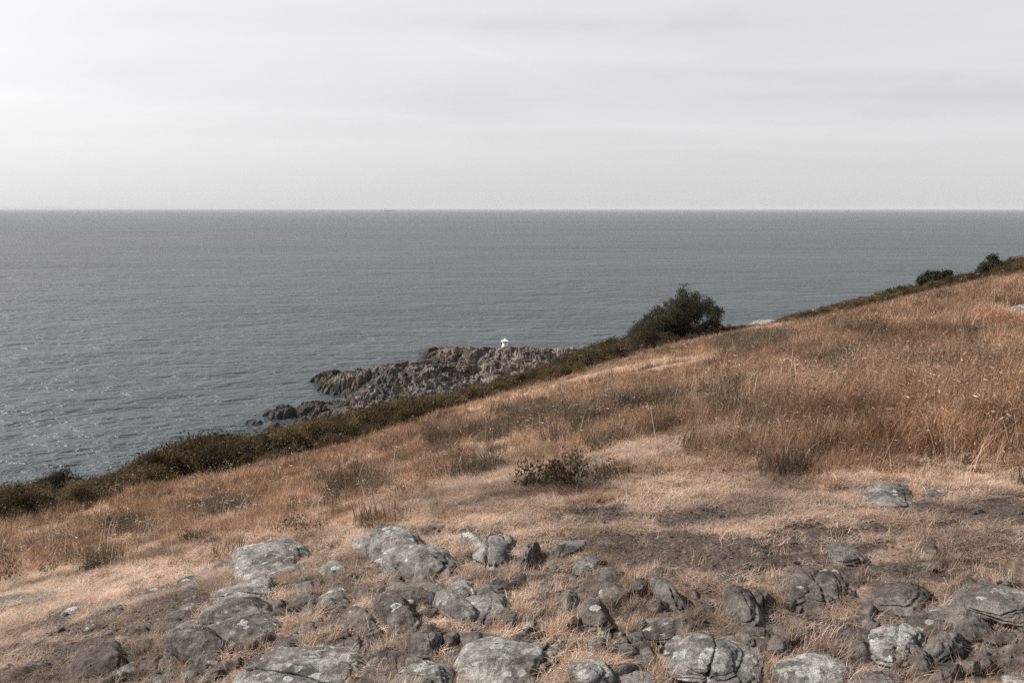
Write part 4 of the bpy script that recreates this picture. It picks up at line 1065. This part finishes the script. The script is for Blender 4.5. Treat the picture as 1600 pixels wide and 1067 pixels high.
# tall dry grass over the meadow
near_t = [blades(200 + i, 26, 0.09, 0.14, 0.40, 0.0062, 0.46, M_dry, 3, 0.7, heads=5) for i in range(6)]
far_t = [blades(220 + i, 26, 0.16, 0.14, 0.40, 0.017, 0.55, M_dry, 2, 0.7) for i in range(6)]
def meadow():
    x, y, z, r, az = sample(39000, 6.0, 22, -1.0)
    x2, y2, z2, r2, az2 = sample(68000, 18, 86, -1.15)
    for nm, (x, y, z, r), protos in (('tall_dry_grass', (x, y, z, r), near_t), ('far_dry_grass', (x2, y2, z2, r2), far_t)):
        fo, di, pa, sc_, u, v = masks(x, y, z)
        cl = fbm2(x / 1.3, y / 1.3, 41, 3); big = fbm2(x / 6, y / 6, 42, 2)
        # sparse where trodden, absent on the paths and the rocky ground
        keep = rng.random(len(x)) < np.clip((1 - fo) * (1 - 0.84 * pa) * (0.80 + 1.1 * cl + 0.3 * big) * (1 - .75 * sc_), 0, 1)
        D = np.interp(az if nm == 'tall_dry_grass' else az2, _az, _D)
        keep &= r < D + 3; keep &= ~in_rock(x, y)
        x, y, z, r, u, v, cl, pa = (q[keep] for q in (x, y, z, r, u, v, cl, pa))
        hgt = 0.62 + 0.55 * sst(900, 1500, u) * sst(480, 640, v) + 0.30 * cl + 0.12 * sst(300, 100, u)
        hgt *= 1 - 0.35 * ell(u, v, [(850, 745, 330, 60, 1), (950, 580, 300, 30, 1)])
        edge = np.interp(u, EDGE_U, EDGE_V); hgt *= 0.38 + 0.62 * sst(0, 95, edge - v)
        hgt *= rng.uniform(0.75, 1.25, len(x))
        s = np.stack([hgt ** 0.5, hgt ** 0.5, hgt], 1)
        o = gn_scatter(nm, protos, np.stack([x, y, z], 1), rng.integers(0, len(protos), len(x)), euler_pts(len(x), 0.14), s)
        tag(o, 'tall rust brown dry grass covering the slope below the trodden ground' if nm[0] == 't' else 'dry brown grass covering the far slope up to the brow', 'grass', kind='stuff')
        print(nm, len(x))
meadow()
# trodden straw between the rocks, on the paths and under the tall grass
flat_t = [blades(240 + i, 34, 0.10, 0.05, 0.15, 0.0042, 0.25, M_thatch, 3, 0.5, lie=1.15) for i in range(6)]
wisp_t = [blades(250 + i, 26, 0.045, 0.04, 0.13, 0.0036, 0.9, M_thatch, 3, 0.7) for i in range(4)]
def straw():
    x, y, z, r, az = sample(60000, 3.4, 16, -0.9)
    fo, di, pa, sc_, u, v = masks(x, y, z)
    cl = fbm2(x / 0.5, y / 0.5, 51, 3); fine = fbm2(x / 0.16, y / 0.16, 52, 2)
    back = 1 - sst(800, 850, v + 0.05 * (800 - u))
    p = np.clip(fo * (0.28 + 0.5 * back + 1.7 * cl + 1.0 * fine - 1.5 * di) + (1 - fo) * (0.35 + 0.6 * pa), 0, 1)
    keep = (rng.random(len(x)) < p * (1 - sst(.15, .5, ribs(x, y)[0]))) & ~in_rock(x, y, 0.8)
    x, y, z, r = (q[keep] for q in (x, y, z, r))
    s = rng.uniform(0.6, 1.2, len(x)); s = np.stack([s, s, s], 1)
    o = gn_scatter('trodden_straw', flat_t, np.stack([x, y, z], 1), rng.integers(0, len(flat_t), len(x)), euler_pts(len(x), 0.08), s)
    tag(o, 'pale trodden straw lying flat between the rocks', 'dry grass', kind='stuff'); print('straw', len(x))
    # paths and short grass further out
    x, y, z, r, az = sample(52000, 12, 80, -1.2)
    fo, di, pa, sc_, u, v = masks(x, y, z)
    keep = rng.random(len(x)) < np.clip((1 - fo) * (0.10 + 0.9 * pa), 0, 1)
    x, y, z, r = (q[keep] for q in (x, y, z, r))
    s = rng.uniform(0.8, 1.5, len(x)) * (0.6 + r / 30); s = np.stack([s, s, s * 0.8], 1)
    o = gn_scatter('path_straw', wisp_t, np.stack([x, y, z], 1), rng.integers(0, 4, len(x)), euler_pts(len(x), 0.1), s)
    tag(o, 'short bleached grass along the narrow paths across the slope', 'dry grass', kind='stuff'); print('path', len(x))
    # upright wisps gathered round the feet of the rocks
    X, Y = [], []
    for rx, ry, a, b, rr in ROCK_SEEN:
        if rr > 14: continue
        k = int(16 + 60 * a); t = rng.uniform(0, 2 * math.pi, k); q = rng.uniform(0.88, 1.22, k)
        c, s_ = ry / math.hypot(rx, ry), rx / math.hypot(rx, ry)
        px, py = a * q * np.cos(t), b * q * np.sin(t)
        X.append(rx + px * c + py * s_); Y.append(ry - px * s_ + py * c)
    x = np.concatenate(X); y = np.concatenate(Y)
    xx, yy, zz, r2, _ = sample(6800, 3.6, 12, -0.6)
    x = np.concatenate([x, xx]); y = np.concatenate([y, yy]); z = terrain(x, y)
    fo, di, pa, sc_, u, v = masks(x, y, z)
    cl = fbm2(x / 0.45, y / 0.45, 57, 3)
    keep = (rng.random(len(x)) < np.clip(0.42 + 1.5 * cl - 0.3 * di, 0.0, 1)) & ~in_rock(x, y, 0.85) & (v > 700)
    x, y, z = x[keep], y[keep], z[keep]
    s = rng.uniform(0.5, 1.25, len(x)); s = np.stack([s, s, s], 1)
    o = gn_scatter('rock_foot_grass', wisp_t, np.stack([x, y, z], 1), rng.integers(0, 4, len(x)), euler_pts(len(x), 0.25), s)
    tag(o, 'tufts of orange dry grass growing round the feet of the rocks', 'dry grass', kind='stuff'); print('wisps', len(x))
straw()
# bleached arching stalks with seed heads
def stalks():
    pr = [blades(270 + i, 3, 0.10, 0.34, 0.66, 0.0042, 0.35, M_pale, 6, 0.34, heads=3) for i in range(5)]
    x, y, z, r, az = sample(17000, 8.0, 45, -0.9)
    fo, di, pa, sc_, u, v = masks(x, y, z)
    p = (1 - fo) * (1 - pa) * (0.10 + 0.5 * sst(950, 1400, u) * sst(560, 640, v) + 0.16 * sst(560, 300, u))
    keep = (rng.random(len(x)) < np.clip(p * (0.7 + 1.6 * fbm2(x / 1.5, y / 1.5, 61, 2)), 0, 1)) & ~in_rock(x, y)
    x, y, z, r = (q[keep] for q in (x, y, z, r))
    s = rng.uniform(0.55, 1.1, len(x)); s = np.stack([s * (1 + r / 40), s * (1 + r / 40), s], 1)
    o = gn_scatter('seed_stalks', pr, np.stack([x, y, z], 1), rng.integers(0, 5, len(x)), euler_pts(len(x), 0.15), s)
    tag(o, 'bleached arching grass stalks with seed heads above the meadow', 'grass stalks', kind='stuff'); print('stalks', len(x))
stalks()
# grey green herbs and heather in the meadow
def herbs():
    pr = [leafball(300 + i, 260, 0.26, 0.17, 0.014, M_herb, hollow=0.1, lumps=9, up=-0.5) for i in range(3)] + [blades(306 + i, 60, 0.20, 0.10, 0.26, 0.010, 0.6, M_herb, 2, 0.4) for i in range(4)]
    x, y, z, r, az = sample(80000, 9, 84, -1.0)
    fo, di, pa, sc_, u, v = masks(x, y, z)
    D = np.interp(az, _az, _D)
    p = (1 - fo) * (1 - pa) * (0.85 * sc_ + 0.022 + 0.05 * sst(.1, .5, fbm2(x / 3, y / 3, 71, 2)))
    keep = (rng.random(len(x)) < p) & (r < D + 1) & ~in_rock(x, y)
    x, y, z, r = (q[keep] for q in (x, y, z, r))
    s = rng.uniform(0.5, 1.25, len(x)) * (0.8 + r / 70); s = np.stack([s, s, s * rng.uniform(0.8, 1.4, len(x))], 1)
    o = gn_scatter('meadow_herbs', pr, np.stack([x, y, z], 1), np.where(rng.random(len(x)) < .35, rng.integers(0, 3, len(x)), rng.integers(3, 7, len(x))), euler_pts(len(x), 0.1), s)
    tag(o, 'dark grey green herbs growing in patches through the dry meadow', 'herbs', kind='stuff'); print('herbs', len(x))
herbs()
# pale dead flower heads sprinkled over the meadow
def umbels():
    V, Fc, T = [], [], []
    pr = []
    for i in range(3):
        rg = np.random.default_rng(330 + i); V, Fc = [], []
        for k in range(14):
            a = rg.uniform(0, 6.28); q = 0.055 * math.sqrt(rg.random()); h = 0.36 + 0.05 * rg.random()
            p = np.array([q * math.cos(a), q * math.sin(a), h]); b = len(V); s = 0.007
            V += [tuple(p + (s, 0, 0)), tuple(p + (0, s, .005)), tuple(p - (s, 0, 0)), tuple(p - (0, s, -.005))]; Fc.append((b, b + 1, b + 2, b + 3))
        b = len(V); V += [(-.003, 0, 0), (.003, 0, 0), (.002, 0, .37), (-.002, 0, .37)]; Fc.append((b, b + 1, b + 2, b + 3))
        me = mesh_np('umbel', V, Fc, False); fattr(me, 'tone', np.zeros(len(V))); me.materials.append(M_pale); pr.append(me)
    spots = [(1240, 614, 60, 14, 40), (1180, 622, 40, 10, 24), (70, 880, 90, 16, 90), (200, 868, 60, 10, 40), (400, 790, 80, 14, 30), (1290, 600, 60, 20, 30), (620, 700, 90, 20, 40),
             (1500, 610, 80, 30, 50), (1060, 545, 50, 8, 30), (970, 560, 50, 8, 30), (450, 712, 40, 10, 50), (360, 735, 40, 10, 40), (1350, 500, 120, 20, 50), (250, 750, 60, 14, 40), (900, 640, 200, 30, 60)]
    P = []
    for u, v, su, sv, k in spots:
        for j in range(k // 3):
            x, y, z, r = hit(rng.normal(u, su * 1.2), rng.normal(v, sv * 1.2)); P.append((x, y, z, r))
    P = np.array(P); P = P[P[:, 3] < 90]; s = rng.uniform(0.7, 1.3, len(P)); s = np.stack([s, s, s], 1)
    o = gn_scatter('dead_flower_heads', pr, P[:, :3], rng.integers(0, 3, len(P)), euler_pts(len(P), 0.15), s)
    tag(o, 'pale dead flower heads sprinkled over the meadow', 'wild flowers', kind='stuff')
umbels()
# gravel and crumbs of rock on the bare soil
def gravel():
    pr = []
    n, f = ico(1)
    for i in range(6):
        rg = np.random.default_rng(350 + i)
        p = n * rg.uniform(0.7, 1.2, (len(n), 1)) * np.array([1, rg.uniform(.6, 1), rg.uniform(.4, .7)])
        me = mesh_np('pebble', p, f, False); me.materials.append(M_rock); pr.append(me)
    x, y, z, r, az = sample(68000, 3.6, 13, -0.8)
    fo, di, pa, sc_, u, v = masks(x, y, z)
    keep = (rng.random(len(x)) < fo * (0.22 + 0.75 * di)) & ~in_rock(x, y, 0.8)
    x, y, z = x[keep], y[keep], z[keep]
    s = 0.004 + 0.011 * rng.random(len(x)) ** 4 + 0.028 * (rng.random(len(x)) < 0.10) * rng.random(len(x)) ** 1.5; s = np.stack([s, s, s], 1)
    o = gn_scatter('gravel', pr, np.stack([x, y, z], 1), rng.integers(0, 6, len(x)), euler_pts(len(x), 0.5), s)
    o.color = (.3, .5, .7, 1)
    tag(o, 'small gravel and stone crumbs on the bare soil between the rocks', 'gravel', kind='stuff'); print('gravel', len(x))
gravel()

# ------------------------------------------------------------------ scrub along the brow
TOP_U = [0, 60, 130, 180, 240, 300, 400, 450, 520, 549, 612, 702, 740, 819, 870, 912, 950, 985, 1040, 1128, 1150, 1200, 1250, 1300, 1400, 1440, 1500, 1600]
TOP_V = [766, 760, 753, 745, 714, 688, 678, 671, 655, 646, 632, 617, 604, 583, 563, 547, 533, 522, 513, 506, 509, 503, 489, 476, 452, 444, 430, 402]
LOW_U = [0, 130, 240, 340, 450, 560, 650, 760, 850, 960, 1040, 1130, 1200, 1250, 1400, 1500, 1600]
LOW_V = [820, 795, 762, 745, 716, 690, 660, 625, 598, 562, 541, 522, 509, 501, 469, 446, 426]
def brow_scrub():
    pr = [leafball(400 + i, 900, 0.55, 0.55, 0.036, M_scrub, hollow=0.2, lumps=8) for i in range(6)]
    K = 12500
    az = rng.uniform(-FOV, FOV, K)
    D = np.interp(az, _az, _D)
    uu = 800 + F * np.tan(az) / (cp + 0.17 * sp)
    gu = np.linspace(-500, 2100, 120); gl = [min(hit(u, np.interp(u, LOW_U, LOW_V))[3], 95) for u in gu]
    r0 = np.minimum(np.interp(uu, gu, gl), D - 0.5) + 2.4 * fbm2(az * 40, az * 3, 81, 3)
    r = r0 + (D + 7 - r0) * rng.random(K) ** 0.9
    x, y = r * np.sin(az), r * np.cos(az); z = terrain(x, y, False)
    uu, _ = project(x, y, z)
    tp = np.interp(uu, TOP_U, TOP_V)
    ztop = CZ - np.tan(PITCH + np.arctan((tp - 533.5) / F)) * y
    lump = 0.62 + 1.5 * fbm2(x / 2.0, y / 2.0, 82, 3)
    h = np.clip((ztop - z) * np.clip(lump, 0.18, 1.06), 0.16, 2.6)
    h = np.where(r < r0 + 1.5, np.minimum(h, 0.3 + 0.35 * np.maximum(r - r0, 0)), h)
    s = h * rng.uniform(0.72, 1.05, K) / 0.62
    w = np.clip(s, 0.6, 1.5) * rng.uniform(0.7, 1.2, K)
    o = gn_scatter('brow_scrub', pr, np.stack([x, y, z - .03], 1), rng.integers(0, 6, K), euler_pts(K, 0.08), np.stack([w, w, s], 1))
    tag(o, 'dense dark olive and rust scrub in a band along the brow of the hill', 'scrub', kind='stuff')
brow_scrub()

# ------------------------------------------------------------------ the bushes one can tell apart
def leaves(seed, lumps, n, leaf, mat):
    """lumps: (x, y, z, r) spheres; leaves clump on twigs inside them"""
    rg = np.random.default_rng(seed)
    L = np.array(lumps); w = L[:, 3] ** 2.2; w /= w.sum()
    ntw = n // 9
    ci = rg.choice(len(L), ntw, p=w)
    d = rg.normal(size=(ntw, 3)); d /= np.linalg.norm(d, axis=1)[:, None]
    q = L[ci, 3] * (0.25 + 0.75 * rg.random(ntw) ** 0.5) * (1 + 0.24 * rg.normal(size=ntw))
    tw = L[ci, :3] + d * q[:, None] * np.array([1, 1, .9])
    tw = np.repeat(tw, 9, 0) + rg.normal(0, leaf * 1.5, (ntw * 9, 3))
    m = len(tw)
    nn = rg.normal(size=(m, 3)) + np.repeat(d, 9, 0) * 0.6 + np.array([0, 0, .5]); nn /= np.linalg.norm(nn, axis=1)[:, None]
    t1 = np.cross(nn, rg.normal(size=(m, 3))); t1 /= np.linalg.norm(t1, axis=1)[:, None]; t2 = np.cross(nn, t1)
    s = (leaf * rg.uniform(0.6, 1.35, m))[:, None]
    V = np.stack([tw - t1 * s, tw + t2 * s * .5 + nn * s * .12, tw + t1 * s, tw - t2 * s * .5 + nn * s * .12], 1).reshape(-1, 3)
    V[:, 2] = np.maximum(V[:, 2], 0.0)
    me = mesh_np('crown', V, np.arange(m * 4).reshape(-1, 4), False)
    fattr(me, 'tone', np.repeat(rg.random(ntw), 36))
    me.materials.append(mat)
    return me
def bush(name, uc, vbase, wpx, hpx, label, cat, seed, n, lumpn=16, mat=M_leaf, shape='dome', r=None, outline=None, leaf=None):
    d = ray(uc, vbase); az = math.atan2(d[0], d[1])
    if r is None: x, y, z, r = hit(uc, vbase)
    else: x, y = r * math.sin(az), r * math.cos(az); z = float(terrain(x, y, False))
    k = y / F / (cp)                                           # metres per photo pixel there
    # the foot is where the land is, the top where the photo has it
    ztop = CZ - math.tan(PITCH + math.atan((vbase - hpx - 533.5) / F)) * y
    H = ztop - z; Wd = wpx * k
    rg = np.random.default_rng(seed)
    root = bpy.data.objects.new(name, None); COL.objects.link(root); root.location = (x, y, z - 0.05)
    root.rotation_euler = (0, 0, -az)
    tag(root, label, cat)
    lumps = []
    for i in range(lumpn):
        fx = rg.uniform(-0.46, 0.46); fy = rg.uniform(-0.38, 0.38)
        lim = outline(fx) if outline else math.sqrt(max(1 - (fx / 0.55) ** 2, 0.05))
        lim *= 1 - 0.5 * abs(fy)
        rad = min(H, Wd) * rg.uniform(0.08, 0.2) * (1 if lumpn < 40 else .85)
        hz = rg.uniform(0.05, 1.0) ** 0.75 * max(H * lim - rad * .75, rad * 0.6)
        lumps.append((fx * Wd * 0.92, fy * Wd, hz, rad))
    lf = leaf or 0.045 * r / 60
    cr = obj('crown', leaves(seed, lumps, n, lf, mat), mat, root)
    # trunk forks into limbs that reach the lumps
    V, Fc = tube([(0, 0, -0.1), (0.05, 0, H * .15), (0.02, 0.03, H * .3)], [H * .035, H * .028, H * .022], 7)
    obj('trunk', mesh_np('trunk', V, Fc), M_bark, root)
    for (lx, ly, lz, rad) in lumps[:8]:
        m = Vector((lx * .45, ly * .45, max(lz * .55, H * .25)))
        V, Fc = tube([(0.02, 0.03, H * .22), m, (lx, ly, lz)], [H * .018, H * .012, H * .005], 5)
        obj('limb', mesh_np('limb', V, Fc), M_bark, root)
    return root
def big_outline(fx):
    # photographed outline: steps up from the left, peak right of the middle
    return np.interp(fx, [-0.5, -0.42, -0.3, -0.15, -0.02, 0.12, 0.25, 0.38, 0.46, 0.5], [0.12, 0.32, 0.50, 0.66, 0.76, 1.0, 0.95, 0.72, 0.55, 0.25])
bush('broadleaf_tree', 1057, 540, 156, 108, 'large dark rounded tree standing alone on the brow of the hill', 'tree', 901, 56000, 96, outline=big_outline, r=64)
bush('dark_shrub', 93, 784, 86, 66, 'dark leafy shrub standing up from the brow at the far left', 'shrub', 902, 15000, 26, r=36.5)
bush('dark_shrub', 20, 796, 70, 38, 'dark shrub at the left edge of the picture on the brow', 'shrub', 903, 7000, 14, r=36)
bush('dark_shrub', 140, 782, 40, 34, 'small shrub touching the right side of the dark leafy shrub at the far left', 'shrub', 904, 3500, 9, r=37)
bush('rust_shrub', 275, 752, 95, 56, 'broad rusty green shrub where the brow steps up on the left', 'shrub', 905, 9000, 18, M_scrub, r=39)
bush('rust_shrub', 345, 742, 80, 60, 'tall rounded rusty shrub left of the flowering scrub', 'shrub', 906, 8000, 16, M_scrub, r=40.5)
bush('dark_shrub', 395, 728, 60, 46, 'dark shrub below the skerry', 'shrub', 907, 6000, 12, M_scrub, r=42)
bush('dark_shrub', 510, 694, 66, 42, 'dark shrub below the left end of the rocky point', 'shrub', 908, 6000, 12, M_scrub, r=46)
bush('dark_shrub', 645, 655, 76, 38, 'low dark dome of scrub below the middle of the rocky point', 'shrub', 909, 6000, 14, M_scrub, r=50.5)
bush('dark_shrub', 890, 575, 80, 22, 'low dark shrub right of the beacon on the brow', 'shrub', 910, 5000, 12, M_scrub, r=62)
bush('dark_shrub', 1464, 458, 62, 42, 'rounded dark bush on the brow on the right side', 'shrub', 911, 12000, 26, r=76)
bush('dark_shrub', 1410, 466, 50, 20, 'low shrub left of the rounded dark bush on the brow', 'shrub', 912, 3500, 9, M_scrub, r=76)
bush('dark_shrub', 1546, 438, 42, 48, 'pointed dark bush on the brow near the right edge', 'shrub', 913, 10000, 22, r=78,
     outline=lambda f: np.interp(f, [-.5, -.2, 0, .2, .5], [.3, .7, 1, .8, .35]))
bush('dark_shrub', 1592, 430, 50, 30, 'dark shrub rising at the right edge of the brow', 'shrub', 914, 4500, 10, M_scrub, r=79)
bush('dark_shrub', 1562, 484, 26, 26, 'small dark bush standing in the meadow beside the flat topped stone', 'shrub', 915, 3000, 8)
bush('dark_shrub', 832, 760, 34, 20, 'small dark green bush in the short grass behind the cracked boulder', 'shrub', 916, 2200, 7, M_herb, leaf=0.012)
bush('dark_shrub', 560, 900, 22, 16, 'tiny dark plant at the left foot of the big layered rock', 'plant', 917, 700, 5, M_herb, leaf=0.006)

# ------------------------------------------------------------------ sea air: thin even haze
def build_haze():
    bm = bm_new(); box(bm, (0, 0, 45), (250000, 250000, 110))
    m = bpy.data.materials.new('sea_air'); m.use_nodes = True
    n, l = m.node_tree.nodes, m.node_tree.links; n.clear()
    out = n.new('ShaderNodeOutputMaterial'); v = n.new('ShaderNodeVolumePrincipled')
    v.inputs['Color'].default_value = (0.76, 0.79, 0.82, 1); v.inputs['Density'].default_value = 3.0e-5
    v.inputs['Anisotropy'].default_value = 0.0
    l.new(v.outputs[0], out.inputs['Volume'])
    o = bm_obj('haze', bm, m); tag(o, kind='stuff')
build_haze()
